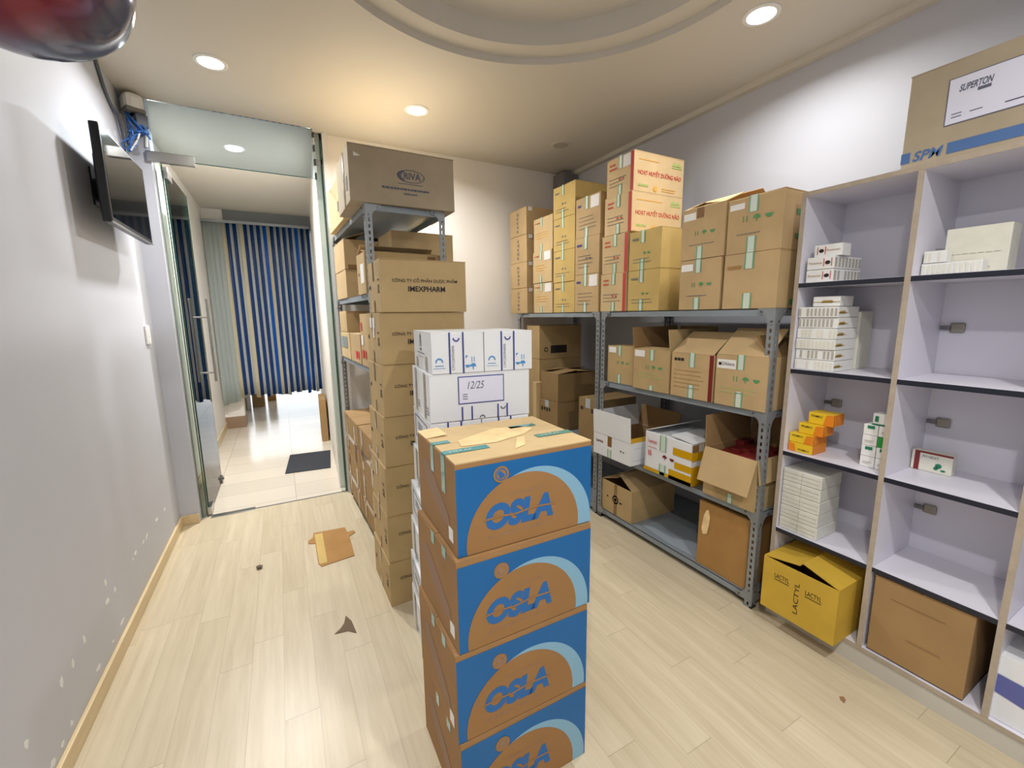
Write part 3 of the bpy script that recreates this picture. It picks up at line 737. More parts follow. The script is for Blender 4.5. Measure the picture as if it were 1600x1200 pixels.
decoG(b, 1); flap(b, '-x', .16, -68, 'tan', inset=.004); flap(b, '+x', .16, -52, 'inner', inset=.004); flap(b, '+y', .13, -80, 'inner', inset=.01); flap(b, '-y', .13, -82, 'inner', inset=.01)
def decoH(b, i):
    w, d, h = b['_dims']
    gtape(b, '-x', d * .48, .075, .075, .042)
    if i:
        decal(b, 'label', '-x', [('poly', rect(.012, h - .05, d * .32, h - .022))], ['paper']); icons(b, '-x', d * .55, h * .60, .018, 'green'); lines(b, '-x', d * .2, h * .34, d * .8, 1, .02, .004, 'grey_ink')
        decal(b, 'printed_spot', '-y', [('poly', rect(.1, h * .6, .14, h * .7)), ('poly', rect(.1, h * .2, .15, h * .28))], ['green'])
    else:
        lines(b, '-x', .02, h * .74, d * .34, 1, .02, .016, 'rust'); decal(b, 'printed_spot', '-y', [('poly', rect(.1, h * .06, .15, h * .16))], ['green'])
topcol(['lower box of the pair at the near end of the rack top, beside the cabinet', 'upper box of the pair at the near end of the rack top, with green symbols'], 1.167, 1.447, [1.518, 1.783, 2.044], 'tan', 2.0, .44, decoH, 'box pair at the near end of the rack top')

# ------------------------------------------------------------------ near rack, second shelf (z = 1.028)
G2 = 'boxes on the near rack second shelf'
b = carton('kraft carton at the far end of the near rack second shelf', 2.02, 2.44, 2.075, 2.325, 1.029, 1.286, 'kraft', G2)
gtape(b, '-x', .12, .065, .06, .028); decal(b, 'label', '-x', [('poly', rect(.012, .208, .085, .247))], ['paper']); icons(b, '-x', .15, .14, .014, 'green')
b = open_carton('open kraft carton with standing flaps, second on the near rack second shelf', 1.99, 2.40, 1.752, 2.042, 1.029, 1.277, 'kraft', G2)
flap(b, '+x', .14, 4, 'inner'); flap(b, '+y', .14, 8, 'inner'); flap(b, '-y', .13, -8, 'kraft'); flap(b, '-x', .10, -84, 'kraft')
gtape(b, '-x', .155, .065, .03, .03); decal(b, 'label', '-x', [('poly', rect(.012, .205, .095, .245))], ['paper']); icons(b, '-x', .17, .14, .016, 'green'); lines(b, '-x', .05, .10, .24, 2, .02, .004, 'ltgreen')
b = open_carton('kraft carton with lid propped like a roof, third on the near rack second shelf', 1.99, 2.40, 1.46, 1.735, 1.029, 1.279, 'tan', G2)
flap(b, '-x', .20, -55, 'tan', inset=.003); flap(b, '+x', .20, -62, 'tan', inset=.003); gtape(b, '-x', .14, .08, .075, .034); lines(b, '-x', .02, .205, .09, 1, .02, .016, 'ink')
lines(b, '-x', .02, .15, .25, 5, .024, .004, 'rust'); decal(b, 'dark_side_print', '-x', [('poly', rect(.25, 0, .274, .248))], ['maroon'])
b = open_carton('white-labelled kraft carton with raised lid, nearest on the near rack second shelf', 1.99, 2.42, 1.175, 1.445, 1.029, 1.29, 'tan', G2)
flap(b, '-x', .20, -50, 'tan', inset=.003); flap(b, '+x', .20, -64, 'tan', inset=.003); flap(b, '-y', .13, -40, 'inner', inset=.01)
gtape(b, '-x', .135, .075, .08, .036)
decal(b, 'label', '-x', [('poly', rect(.006, .190, .11, .236))], ['paper']); decal(b, 'label_text', '-x', [('poly', disc(.022, .213, .009, 12), 0), ('text', 'Difelene', .034, .206, .068, .018, 0)], ['ink'], lift=.0006)
icons(b, '-x', .165, .14, .017, 'green'); lines(b, '-x', .03, .09, .24, 2, .02, .004, 'ltgreen')

# third shelf (z = .518)
G3 = 'boxes on the near rack third shelf'
b = open_carton('open white carton with its front flap raised, on the near rack third shelf', 1.925, 2.36, 1.975, 2.345, .519, .672, 'wcard', G3)
flap(b, '-x', .165, 2, 'wcard', label='raised flap'); flap(b, '+x', .15, 10, 'inner'); flap(b, '-y', .03, -20, 'ytape'); flap(b, '+y', .15, 5, 'wcard')
decal(b, 'printed_text', '-x', [('text', 'Lantus', .03, .09, .075, .022, 0, 0, .02)], ['maroon']); decal(b, 'brown_tape', '-x', [('poly', rect(.15, .08, .19, .153))], ['btape'])
gtape(b, '-x', .17, 0, .06, .036); icons(b, '-x', .28, .075, .008, 'ink', False)
for v in (.03, .11): lines(b, '-y', .03, v, .38, 1, .02, .003, 'paleblue')
b = carton('battered white carton patched with yellow tape, middle of the near rack third shelf', 1.985, 2.34, 1.555, 1.915, .519, .768, 'wcard', G3, flaps=False, jit=.006)
flap(b, '-y', .16, -84, 'wcard', inset=.004, zt=b['_dims'][2] + .002); flap(b, '+y', .15, -70, 'wcard', inset=.006, zt=b['_dims'][2] + .002, label='half-lifted flap')
decal(b, 'printed_text', '-x', [('text', 'Lantus', .03, .185, .07, .022, 0, 0, .02), ('poly', rect(.03, .155, .10, .158)), ('poly', rect(.035, .10, .042, .135)), ('poly', rect(.05, .10, .057, .135))], ['red'])
gtape(b, '-x', .15, .10, .07, .045); icons(b, '-x', .165, .115, .017, 'maroon', False)
decal(b, 'yellow_tape', '-x', [('poly', rect(.225, .155, .36, .20)), ('poly', rect(.24, .075, .36, .115)), ('poly', rect(.2, .0, .36, .06)), ('poly', rect(.0, .0, .36, .022))], ['ytape'])
decal(b, 'yellow_tape', '-y', [('poly', rect(.0, .15, .09, .20)), ('poly', rect(.0, .0, .10, .115))], ['ytape']); decal(b, 'brown_tape', '-y', [('poly', rect(.0, .2, .05, .244))], ['btape'])
b = open_carton('open brown carton of maroon packets with its front flap hanging down', 1.985, 2.38, 1.185, 1.475, .519, .785, 'kraft', G3)
flap(b, '-x', .185, 162, 'tan', label='front flap hanging down'); flap(b, '+y', .17, 3, 'inner'); flap(b, '+x', .16, 8, 'inner'); flap(b, '-y', .12, 172, 'kraft')
gtape(b, '-x', .16, 0, .05, .03)
for i in range(3):
    for j in range(5):
        tag(obj('medicine_packet', (lambda q: (bm_box(q, -.05, .05, -.024, .024, 0, .245 + random.uniform(-.02, .02)), q)[1])(bmesh.new()), 'maroon', loc=(2.05 + i * .11, 1.225 + j * .053, .5245), rz=random.uniform(-.06, .06), bevel=.002),
            'maroon medicine packet standing in the open brown carton on the third shelf', 'packet', 'maroon packets in the open carton')
# bottom shelf (z = .07)
b = open_carton('kraft carton with a half-shut lid at the far end of the near rack bottom shelf', 2.01, 2.43, 2.035, 2.345, .071, .30, 'kraft', 'boxes on the near rack bottom shelf')
flap(b, '+y', .155, -72, 'kraft', inset=.003); flap(b, '-y', .155, -58, 'tan', inset=.003, label='lifted flap'); flap(b, '+x', .12, -86, 'inner', inset=.01)
decal(b, 'tape', '-x', [('poly', rect(.135, .0, .165, .228))], ['btape']); decal(b, 'printed_emblem', '-x', [('poly', ring(.15, .115, .02, .032, 0, 2 * PI, 16), 0), ('poly', disc(.15, .115, .012, 12), 0), ('poly', rect(.06, .11, .075, .122)), ('poly', rect(.19, .10, .215, .112))], ['ink'])
b = carton('tall brown carton with a torn white strip at the near end of the bottom shelf', 2.015, 2.43, 1.215, 1.515, .071, .455, 'rust', 'boxes on the near rack bottom shelf')
decal(b, 'torn_strip', '-x', [('poly', [(.035, .30), (.05, .34), (.065, .345), (.075, .31), (.07, .25), (.06, .2), (.035, .19), (.025, .22), (.03, .26)])], ['torn'])
bm = bmesh.new()
bm_prism(bm, [(0, 0), (.10, .02), (.20, .0), (.26, .03), (.26, .44), (.02, .46), (-.015, .2)], Vector((2.05, 1.53, .0712)), Vector((1, 0, 0)), Vector((0, 1, 0)), Vector((0, 0, 1)), 0, .002)
tag(obj('liner_sheet', bm, mat('grey_blue_liner', (150, 160, 170), .5)), 'grey-blue liner sheet lying in the middle of the bottom shelf', 'sheet')

# ------------------------------------------------------------------ far rack shelves (z = .505)
G4 = 'boxes inside the far rack'
b = carton('lower of the two large cartons at the back end of the far rack', 2.06, 2.53, 3.30, 3.525, .506, 1.10, 'kraft', G4)
b = carton('dark-labelled upper of the two large cartons at the back end of the far rack', 2.06, 2.53, 3.295, 3.525, 1.10, 1.405, 'kraft', G4, jit=.004)
decal(b, 'dark_label', '-y', [('poly', rect(.12, .05, .30, .12))], ['ink']); decal(b, 'printed_emblem', '-y', [('poly', ring(.07, .085, .014, .022, 0, 2 * PI, 14))], ['ink'])
b = open_carton('brown carton with a partly open lid standing on another in the far rack', 2.03, 2.45, 2.955, 3.225, .757, 1.0, 'dk', G4)
flap(b, '-x', .20, -84, 'dk', inset=.003); flap(b, '+x', .2, -86, 'dk', inset=.003); flap(b, '+y', .12, -78, 'inner', inset=.01)
b = carton('brown carton with dark marks under the partly open one in the far rack', 2.02, 2.45, 2.945, 3.23, .506, .755, 'dk', G4)
decal(b, 'printed_text', '-x', [('poly', rect(.03 + k * .04, .15 + .008 * (k % 2), .055 + k * .04, .185)) for k in range(4)], ['ink']); decal(b, 'tape', '-x', [('poly', rect(.09, .19, .15, .252))], ['ctape'])
b = carton('brown carton with clear tape just behind the rack joint in the far rack', 2.035, 2.43, 2.45, 2.675, .506, .86, 'dk', G4)
decal(b, 'tape', '-x', [('poly', rect(.09, .28, .15, .356))], ['ctape']); decal(b, 'printed_mark', '-x', [('poly', rect(.03, .26, .06, .285)), ('poly', rect(.16, .25, .19, .28))], ['ink'])
b = carton('slim pale carton wedged beside the brown pair in the far rack', 1.985, 2.35, 3.236, 3.293, .506, .90, 'pale', G4)

# ================================================================== TALL BROWN STACK (seven cartons)
zs = [0, .243, .498, .755, 1.013, 1.268, 1.520, 1.770]
xs_ = [.383, .389, .392, .400, .408, .414, .424]
nm = ['bottom', 'second from bottom', 'third from bottom', 'fourth from bottom', 'third from top', 'second from top', 'top']
for i in range(7):
    w = .43; d = (.39, .37, .38, .36, .34, .36, .30)[i]; x0 = xs_[i] + .004; y0 = 2.082 + (.0, .004, -.002, .004, 0, .005, -.006)[i]
    b = carton('%s carton of the tall black-lettered brown stack in front of the back rack' % nm[i], x0, x0 + w, y0, y0 + d, zs[i], zs[i + 1], 'imex', 'tall black-lettered brown stack', random.uniform(-.01, .01))
    _, _, h = b['_dims']
    decal(b, 'printed_text', '-y', [('text', 'C\u00d4NG TY C\u1ed4 PH\u1ea6N D\u01af\u1ee2C PH\u1ea8M', .055, .138, .325, .026, 0, 0, .010), ('text', 'IMEXPHARM', .13, .098, .185, .025, 0, 0, .022)], ['ink'])
    decal(b, 'tape', '-x', [('poly', rect(d * .42, .0, d * .5, .06)), ('poly', rect(d * .42, h - .09, d * .5, h + .003))], ['btape'])
    decal(b, 'printed_symbol', '-x', [('poly', ring(d * .86, h * .47, .010, .016, 0, 2 * PI, 10)), ('poly', rect(d * .80, h * .38, d * .92, h * .40)), ('poly', rect(d * .80, h * .62, d * .92, h * .64)), ('poly', disc(d * .14, h * .52, .012, 10))], ['ink'])
    if i == 5: decal(b, 'silver_label', '-x', [('poly', rect(d * .3, h - .07, d * .65, h - .02)), ('poly', rect(d * .5, h - .12, d * .6, h - .06))], ['paper'])

# ================================================================== LEFT/BACK RACK CONTENTS
def LR(u, v): p = Matrix.Rotation(LRZ, 3, 'Z') @ Vector((u, v, 0)); return LRO.x + p.x, LRO.y + p.y
def lbox(fn, label, u0, u1, v0, v1, z0, z1, m, group, **k):
    x, y = LR((u0 + u1) / 2, (v0 + v1) / 2)
    return fn(label, x - (u1 - u0) / 2, x + (u1 - u0) / 2, y - (v1 - v0) / 2, y + (v1 - v0) / 2, z0, z1, m, group, rz=LRZ, **k)
b = carton('large grey-lettered carton on top of the back rack, overhanging its end', .385, .978, 2.515, 2.955, 2.113, 2.405, 'riva', 'cartons on top of the back rack', .01)
w, d, h = b['_dims']
decal(b, 'printed_logo', '-y', [('poly', [(.335 + .078 * math.cos(a), .162 + .034 * math.sin(a)) for a in [PI * (.72 + .56 * k / 12) for k in range(13)]] + [(.335 + .056 * math.cos(a), .162 + .030 * math.sin(a)) for a in [PI * (1.28 - .56 * k / 12) for k in range(13)]], 0),
        ('poly', [(.335 + .078 * math.cos(a), .162 + .034 * math.sin(a)) for a in [PI * 2 * k / 40 for k in range(41)]] + [(.335 + .074 * math.cos(a), .162 + .031 * math.sin(a)) for a in [PI * 2 * (40 - k) / 40 for k in range(41)]], 0),
        ('text', 'RIVA', .295, .145, .095, .036, 0, 0, .012), ('poly', rect(.26, .118, .40, .121), 0)], ['greyblue'])
lines(b, '-y', .17, .085, .46, 1, .02, .010, 'greyblue'); lines(b, '-y', .29, .062, .37, 1, .02, .008, 'greyblue')
decal(b, 'white_mark', '-y', [('poly', [(.03, .225), (.065, .232), (.03, .248)])], ['paper'])
decal(b, 'printed_symbol', '-x', [('poly', rect(d - .10, .07, d - .06, .14)), ('poly', rect(d - .19, .05, d - .17, .09))], ['grey_ink']); decal(b, 'tape', '-x', [('poly', rect(d * .58, 0, d * .66, .286))], ['btape'])
b = lbox(carton, 'pale carton on top of the back rack behind the grey-lettered one', -.035, .40, .47, 1.05, 2.113, 2.40, 'pale', 'cartons on top of the back rack')
decal(b, 'printed_symbol', '-x', [('poly', rect(.40, .08, .44, .14))], ['grey_ink'])
GL = 'boxes on the back rack upper shelf'
b = lbox(open_carton, 'wide white-labelled carton at the near end of the back rack upper shelf', -.01, .445, .05, .27, 1.633, 1.862, 'kraft', GL)
flap(b, '-y', .11, -80, 'kraft', inset=.003); flap(b, '+y', .11, -60, 'tan', inset=.003); flap(b, '-x', .10, -55, 'tan', inset=.006)
decal(b, 'brown_tape', '-y', [('poly', rect(.37, .0, .42, .222))], ['btape']); decal(b, 'label', '-x', [('poly', rect(.10, .06, .19, .17))], ['paper']); decal(b, 'printed_mark', '-x', [('poly', disc(.05, .115, .01, 10))], ['ink'])
b = lbox(carton, 'big plain carton sticking out beyond the right edge of the back rack upper shelf', .22, .645, .32, .66, 1.633, 2.045, 'pale', GL)
lines(b, '-y', .26, .26, .38, 1, .02, .008, 'grey_ink')
b = lbox(carton, 'lower carton of the pair at the far end of the back rack upper shelf', -.005, .36, .70, 1.13, 1.633, 1.83, 'tan', GL)
b = lbox(open_carton, 'upper carton of the pair at the far end of the back rack upper shelf', -.005, .36, .70, 1.13, 1.831, 2.03, 'tan', GL); flap(b, '-x', .15, -70, 'tan', inset=.003); flap(b, '+x', .15, -80, 'tan', inset=.003)
decal(b, 'brown_tape', '-y', [('poly', rect(.02, .0, .34, .03))], ['btape'])
GM = 'boxes on the back rack middle shelf'
b = lbox(carton, 'red-printed carton at the near end of the back rack middle shelf', -.005, .40, .05, .33, 1.196, 1.52, 'tan', GM)
decal(b, 'printed_text', '-x', [('poly', rect(.03, .05, .08, .10)), ('poly', rect(.10, .05, .15, .10)), ('poly', rect(.03, .22, .06, .27))], ['red']); decal(b, 'label', '-x', [('poly', rect(.03, .13, .09, .19))], ['paper'])
b = lbox(carton, 'cling-wrapped red-printed carton in the middle of the back rack middle shelf', -.005, .40, .36, .70, 1.196, 1.39, 'tan', GM)
decal(b, 'printed_text', '-x', [('poly', rect(.18, .03, .23, .08)), ('poly', rect(.25, .03, .30, .08))], ['red'])
b = lbox(carton, 'cling-wrapped lower carton at the far end of the back rack middle shelf', -.005, .40, .73, 1.12, 1.196, 1.39, 'pale', GM)
decal(b, 'cling_film', '-x', [('poly', rect(.02, .08, .30, .16))], ['ctape'])
b = lbox(carton, 'small carton on the far end pair of the back rack middle shelf', -.005, .36, .80, 1.10, 1.391, 1.545, 'tan', GM)
GB = 'brown-taped cartons on the back rack bottom shelf'
for z0, z1, nz in ((.071, .42, 'lower'), (.421, .745, 'upper')):
    for v0, v1, nv in ((.05, .56, 'near'), (.58, 1.13, 'far')):
        b = lbox(carton, '%s %s brown-taped carton on the back rack bottom shelf' % (nz, nv), -.02, .40, v0, v1, z0, z1, 'brown', GB)
        w, d, h = b['_dims']
        decal(b, 'brown_tape', '-x', [('poly', rect(d * .18, h * .12, d * .26, h)), ('poly', rect(d * .72, 0, d * .80, h * .9)), ('poly', rect(d * .1, h * .40, d * .9, h * .52))], ['btape'])

# ================================================================== WHITE STACK (eight layers of two)
WZ = [0, .19, .372, .55, .73, .91, 1.09, 1.28, 1.44]
WA = math.radians(-6)
def wpos(cxx, cyy, lu, lv):
    p = Matrix.Rotation(WA, 3, 'Z') @ Vector((lu, lv, 0)); return cxx + p.x, cyy + p.y
LN = ['bottom layer', 'second layer from the bottom', 'third layer from the bottom', 'fourth layer from the bottom', 'fourth layer from the top', 'third layer from the top', 'second layer from the top', 'top layer']
def white(label, lu, lv, w, d, z0, z1, cxx, cyy):
    x, y = wpos(cxx, cyy, lu, lv)
    return carton(label, x - w / 2 + .001, x + w / 2 - .001, y - d / 2 + .001, y + d / 2 - .001, z0, z1, 'wcard', 'blue-printed white carton stack', WA, name='white_carton', jit=.0015, long='y' if w < d else 'x')
def warch(u, v, s, a0=0.0, dv=0.0): return ('poly', ring(u, v, s * .62, s, a0, a0 + PI, 12), 0)
def bands(b, side, u, txt=True, logo=True):
    w, d, h = b['_dims']; it = [('poly', rect(u - .030, 0, u - .0235, h + .003), 0), ('poly', rect(u + .0235, 0, u + .030, h + .003), 0)]
    decal(b, 'blue_band', side, it, ['navy'])
    if txt:
        org, uu, vv, n, _ = face(b['_dims'], side); bm = bmesh.new()
        bm_text(bm, 'C.P.M CONTIPHARMA', org + uu * (u - .008) + n * .0003, vv, -uu, n, h * .08, 0, h * .62, .011)
        obj('printed_text', bm, 'grey_ink', b, fixn=False)
        decal(b, 'printed_logo', side, [('poly', ring(u, h * .88, .009, .014, PI, 2 * PI, 12))], ['navy'])
def front_unit(b, u, s=1.0):
    w, d, h = b['_dims']
    bands(b, '-y', u)
    decal(b, 'printed_logo', '-y', [('poly', ring(u - .068, h * .30, .010, .015, -.2, PI + .2, 12)), ('poly', rect(u - .085, h * .20, u - .052, h * .215)), ('poly', rect(u - .092, h * .14, u - .045, h * .148))], ['sky'])
    decal(b, 'printed_symbol', '-y', [('poly', disc(u + .066, h * .16, .012, 10, 0, PI)), ('poly', rect(u + .064, h * .08, u + .068, h * .16)), ('poly', rect(u + .060, h * .27, u + .0625, h * .40)), ('poly', rect(u + .0695, h * .27, u + .072, h * .40)),
                                       ('poly', disc(u + .044, h * .20, .010, 10, PI, 2 * PI)), ('poly', [(u + .036, h * .36), (u + .036, h * .44), (u + .046, h * .44)])], ['sky'])
def left_unit(b):
    w, d, h = b['_dims']
    decal(b, 'printed_logo', '-x', [('poly', [(d * .45 - .018, h * .62), (d * .45 - .011, h * .62), (d * .45 - .007, h * .84), (d * .45, h * .9), (d * .45 + .007, h * .84), (d * .45 + .011, h * .62), (d * .45 + .018, h * .62), (d * .45 + .014, h * .88), (d * .45, h * .98), (d * .45 - .014, h * .88)]),
                                    ('poly', rect(d * .45 - .016, h * .52, d * .45 + .016, h * .57)), ('poly', rect(d * .25, h * .44, d * .65, h * .455)), ('poly', rect(d * .3, h * .34, d * .6, h * .35))], ['greyblue'])
for i in range(8):
    z0, z1 = WZ[i], WZ[i + 1]; f = i / 7.0
    cxx = .656 + .064 * f + random.uniform(-.005, .005); cyy = 1.745 - .022 * f
    W, DD = .42, .385
    if i % 2 == 1:      # two boxes side by side
        for s, nn in ((-1, 'left'), (1, 'right')):
            b = white('%s box in the %s of the white carton stack' % (nn, LN[i]), s * W / 4, 0, W / 2, DD, z0, z1, cxx, cyy)
            if i >= 5: front_unit(b, .095 + (.002 if s < 0 else .004))
            if s < 0:
                if i == 7:
                    left_unit(b); h = b['_dims'][2]
                    decal(b, 'clear_tape', '-x', [('poly', rect(.06, 0, .095, .045)), ('poly', rect(.26, 0, .295, .06))], ['ctape'])
                else:
                    h = b['_dims'][2]; d = b['_dims'][1]
                    fr = rect(.05, h * .3, d * .82, h * .88); it = [('poly', rect(.05, h * .86, d * .82, h * .88)), ('poly', rect(.05, h * .3, d * .82, h * .32)), ('poly', rect(.05, h * .3, .056, h * .88)), ('poly', rect(d * .82 - .006, h * .3, d * .82, h * .88))]
                    decal(b, 'label_frame', '-x', it, ['navy']); lines(b, '-x', d * .3, h * .7, d * .65, 3, .012, .004, 'greyblue')
    else:               # two boxes one behind the other
        for s, nn in ((-1, 'front'), (1, 'rear')):
            b = white('%s box in the %s of the white carton stack' % (nn, LN[i]), 0, s * DD / 4, W, DD / 2, z0, z1, cxx, cyy)
            h = b['_dims'][2]
            if i == 6 and s < 0:
                decal(b, 'framed_label', '-y', [('poly', rect(.112, .066, .304, .176), 0), ('poly', rect(.116, .070, .300, .172), 1)], ['navy', 'palelabel'], lift=.0)
                decal(b, 'label_panel', '-y', [('poly', rect(.116, .070, .300, .172), 0)], ['palelabel'], lift=.0006)
                decal(b, 'label_writing', '-y', [('text', '12/25', .150, .125, .07, .030, 0, .3)] + [('poly', rect(.13, .085 + .009 * k, .15, .088 + .009 * k), 0) for k in range(3)], ['greyblue'], lift=.0013)
                for u in (.15, .30):
                    decal(b, 'blue_band', '-y', [('poly', rect(u - .026, 0, u - .020, .055)), ('poly', rect(u + .014, 0, u + .020, .055))], ['navy'])
                decal(b, 'printed_logo', '-y', [('poly', ring(.30, .044, .008, .012, PI, 2 * PI, 12)), ('poly', ring(.21, .004, .008, .012, 0, PI, 12))], ['greyblue'])
            decal(b, 'clear_tape', '-x', [('poly', rect(DD * .20, 0, DD * .29, h + .002))], ['ctape']); lines(b, '-x', DD * .34, .05, DD * .46, 3, .012, .004, 'greyblue')

# ================================================================== OSLA STACK (four cartons)
NO = ['bottom', 'second from bottom', 'second from top', 'top']
OZ = [0, .282, .568, .848, 1.118]
for i in range(4):
    x0 = (.352, .350, .360, .374)[i]; w = (.452, .456, .456, .448)[i]; y0 = (.995, .998, 1.0, 1.012)[i]
    b = carton('%s carton of the blue-fronted stack lettered in blue, nearest the camera' % NO[i], x0, x0 + w, y0, y0 + .362, OZ[i], OZ[i + 1], 'osla', 'blue-fronted carton stack nearest the camera', (.004, -.006, .003, -.015)[i], jit=0.0, flapm='pale' if i == 3 else None)
    W, d, h = b['_dims']; R = .186; ccx = .213; ccy = .022
    def clip(pts): return [(min(max(p[0], .001), W - .001), max(p[1], .0015)) for p in pts]
    a0 = -math.asin(ccy / R)
    decal(b, 'blue_panel', '-y', [('poly', rect(.0015, .001, W - .0015, h - .014))], ['oblue'])
    a2 = -math.asin(.016 / .2)
    decal(b, 'crescent', '-y', [('poly', clip(disc(.246, .018, .2, 40, a2, PI - a2)))], ['olight'], lift=.0006)
    decal(b, 'brown_arch', '-y', [('poly', clip(disc(ccx, ccy, R, 44, a0, PI - a0)))], ['obrown'], lift=.0012)
    decal(b, 'round_badge', '-y', [('poly', disc(.135, .216, .024, 24), 0)], ['obrown'], lift=.0014)
    decal(b, 'badge_emblem', '-y', [('poly', ring(.135, .216, .015, .018, 0, 2 * PI, 20)), ('poly', disc(.131, .220, .007, 8)), ('poly', disc(.140, .213, .006, 8)), ('poly', disc(.133, .209, .005, 8))], ['ofaint' if i < 3 else 'oink'], lift=.002)
    decal(b, 'printed_title', '-y', [('text', 'OSLA', .085, .056, .222, .078, 0, .18, .06)], ['oink'], lift=.0018)
    # the split line across the letters
    decal(b, 'title_wave', '-y', [('poly', [(.08, .089), (.13, .092), (.18, .088), (.235, .095), (.312, .091), (.312, .096), (.235, .100), (.18, .093), (.13, .097), (.08, .094)])], ['obrown'], lift=.0026)
    decal(b, 'printed_text', '-y', [('text', 'THU\u1ed0C NH\u1ece M\u1eaeT', .15, .150, .13, .013, 0, .1), ('text', 'D\u01af\u1ee2C PH\u1ea8M', .085, .030, .205, .016, 0, .1)], ['ofaint'], lift=.0018)
    # left side: printed diagonal mark, tape, sticker
    decal(b, 'faded_print', '-x', [('poly', [(.06, .19), (.10, .21), (.20, .16), (.30, .10), (.31, .07), (.26, .06), (.17, .09), (.08, .14)])], ['ofaint'])
    decal(b, 'sticker', '-x', [('poly', rect(.30, .03, .335, .07))], ['paper'])
    decal(b, 'teal_tape', '-x', [('poly', rect(.15, h - (.08 if i == 3 else .035), .178, h + .004)), ('poly', rect(.25, h - (.11 if i == 3 else .03), .282, h + .004))], ['teal'])
    if i == 3:
        T = .0042
        decal(b, 'teal_tape', 'top', [('poly', rect(0, .184, .055, .212)), ('poly', rect(0, .08, .14, .112)), ('poly', rect(W - .13, .10, W, .132)), ('poly', rect(W - .16, .235, W - .06, .262))], ['teal'], lift=T)
        decal(b, 'tape_lettering', 'top', [('text', 'MERAP', .02, .088, .07, .012), ('text', 'MERAP', W - .11, .110, .07, .012)], ['wtape'], lift=T + .0007)
        decal(b, 'torn_patch', 'top', [('poly', [(.07, .13), (.18, .12), (.30, .16), (.36, .21), (.33, .25), (.24, .27), (.14, .22), (.08, .19)]), ('poly', [(.20, .035), (.245, .055), (.285, .135), (.255, .13)])], ['torn'], lift=T)
        flap(b, '-x', .07, -87, 'torn', span=.10, off=.13, zt=h + .0045, th=.002, name='torn_flap')

# ================================================================== WHITE OPEN CABINET
cab = empty('display_cabinet', (2.05, 1.125, 0), 0, 'white open display cabinet with black shelf edges along the right wall', 'cabinet')
cab_h, cab_d, L_ = 2.01, .345, 1.51
divs = [0.0, .389, .76, 1.13, L_]
def cpart(name, x0, x1, y0, y1, z0, z1, m, par=cab, bev=0.0):
    bm = bmesh.new(); bm_box(bm, x0, x1, y0, y1, z0, z1); return obj(name, bm, m, par, bevel=bev)
for k, y in enumerate(divs):
    p = cpart('side_panel' if k in (0, 4) else 'divider', .002, cab_d - .01, -y - .017, -y, .078, cab_h - .018, 'cabw')
    cpart('front_edge', 0, .002, -y - .0175, -y + .0005, .097, cab_h - .0185, 'cabe', p)
p = cpart('top_panel', .002, cab_d, -L_ - .017, 0, cab_h - .018, cab_h, 'cabw'); cpart('front_edge', 0, .0022, -L_ - .017, 0, cab_h - .018, cab_h, 'cabe', p)
p = cpart('bottom_panel', .002, cab_d, -L_ - .017, 0, .078, .096, 'cabw'); cpart('front_edge', 0, .0022, -L_ - .017, 0, .078, .096, 'cabe', p)
cpart('plinth', .006, .03, -L_ - .017, 0, 0, .078, 'plinth'); cpart('plinth', .02, cab_d, -.018, 0, 0, .078, 'plinth')
cpart('back_panel', cab_d - .01, cab_d, -L_ - .017, 0, .078, cab_h, 'cabw')
CZ = [1.626, 1.243, .852, .465]
for k in range(4):
    y0, y1 = -divs[k + 1], -divs[k] - .017
    for z in CZ:
        s = cpart('shelf', .003, cab_d - .012, y0 + .0005, y1 - .0005, z - .018, z, 'cabw')
        cpart('black_edge', .001, .003, y0 + .0005, y1 - .0005, z - .020, z - .001, 'cabk', s)
for k, z in ((1, 1.43), (1, 1.04), (1, .66), (0, 1.055)):
    yy = -divs[k] - .017
    hb = cpart('hinge_cup', cab_d - .022, cab_d - .010, yy - .075, yy - .03, z - .02, z + .02, 'hinge', cab, .006)
    cpart('hinge_arm', cab_d - .026, cab_d - .016, yy - .035, yy - .004, z - .008, z + .008, 'bolt', hb)

# ---- packs in the cabinet. Row 1
def pack(label, x0, x1, y0, y1, z0, z1, m, group, cat='medicine box', name='medicine_box', bev=.0015):
    return carton(label, x0, x1, y0, y1, z0, z1, m, group, name=name, cat=cat, flaps=False, jit=.0006, bevel=bev)
def slots(b, side, n, m='slot', v0=.12, v1=.86):
    w, d, h = b['_dims']; L = w if side == '-y' else d
    decal(b, 'pack_gap', side, [('poly', rect(L * (k + .18) / n, h * v0, L * (k + .72) / n, h * v1)) for k in range(n) if random.random() > .12], [m])
def hd(b, left):
    w, d, h = b['_dims']; u = .012 if left else d - .042
    decal(b, 'printed_logo', '-x', [('poly', rect(u, h * .2, u + .003, h * .85)), ('poly', rect(u + .030, h * .2, u + .033, h * .85))], ['red'])
    decal(b, 'printed_badge', '-x', [('poly', disc(u + .0165, h * .5, .010, 14, ry=.008))], ['ink'])
    decal(b, 'printed_text', '-x', [('text', 'Powerton', (.048 if left else .008), h * .42, d * .48, h * .2, 0, .1)], ['rust'])
GR = 'white bracket-logo medicine boxes'
for z0, z1, lb in ((1.627, 1.680, 'bottom'), (1.681, 1.734, 'middle')):
    b = pack('%s white bracket-logo box bundle in the top left cabinet bay' % lb, 2.075, 2.30, .985, 1.092, z0, z1, 'wpack', GR); hd(b, False); slots(b, '-y', 8)
b = pack('topmost white bracket-logo box in the top left cabinet bay', 2.10, 2.17, .972, 1.08, 1.735, 1.786, 'wpack', GR); hd(b, True)
GR = 'pale packs in the second bay of the cabinet top row'
b = pack('long white pack row at the front of the cabinet\u2019s second top bay', 2.115, 2.165, .556, .715, 1.627, 1.670, 'wpack', GR); slots(b, '-x', 11, 'cpack')
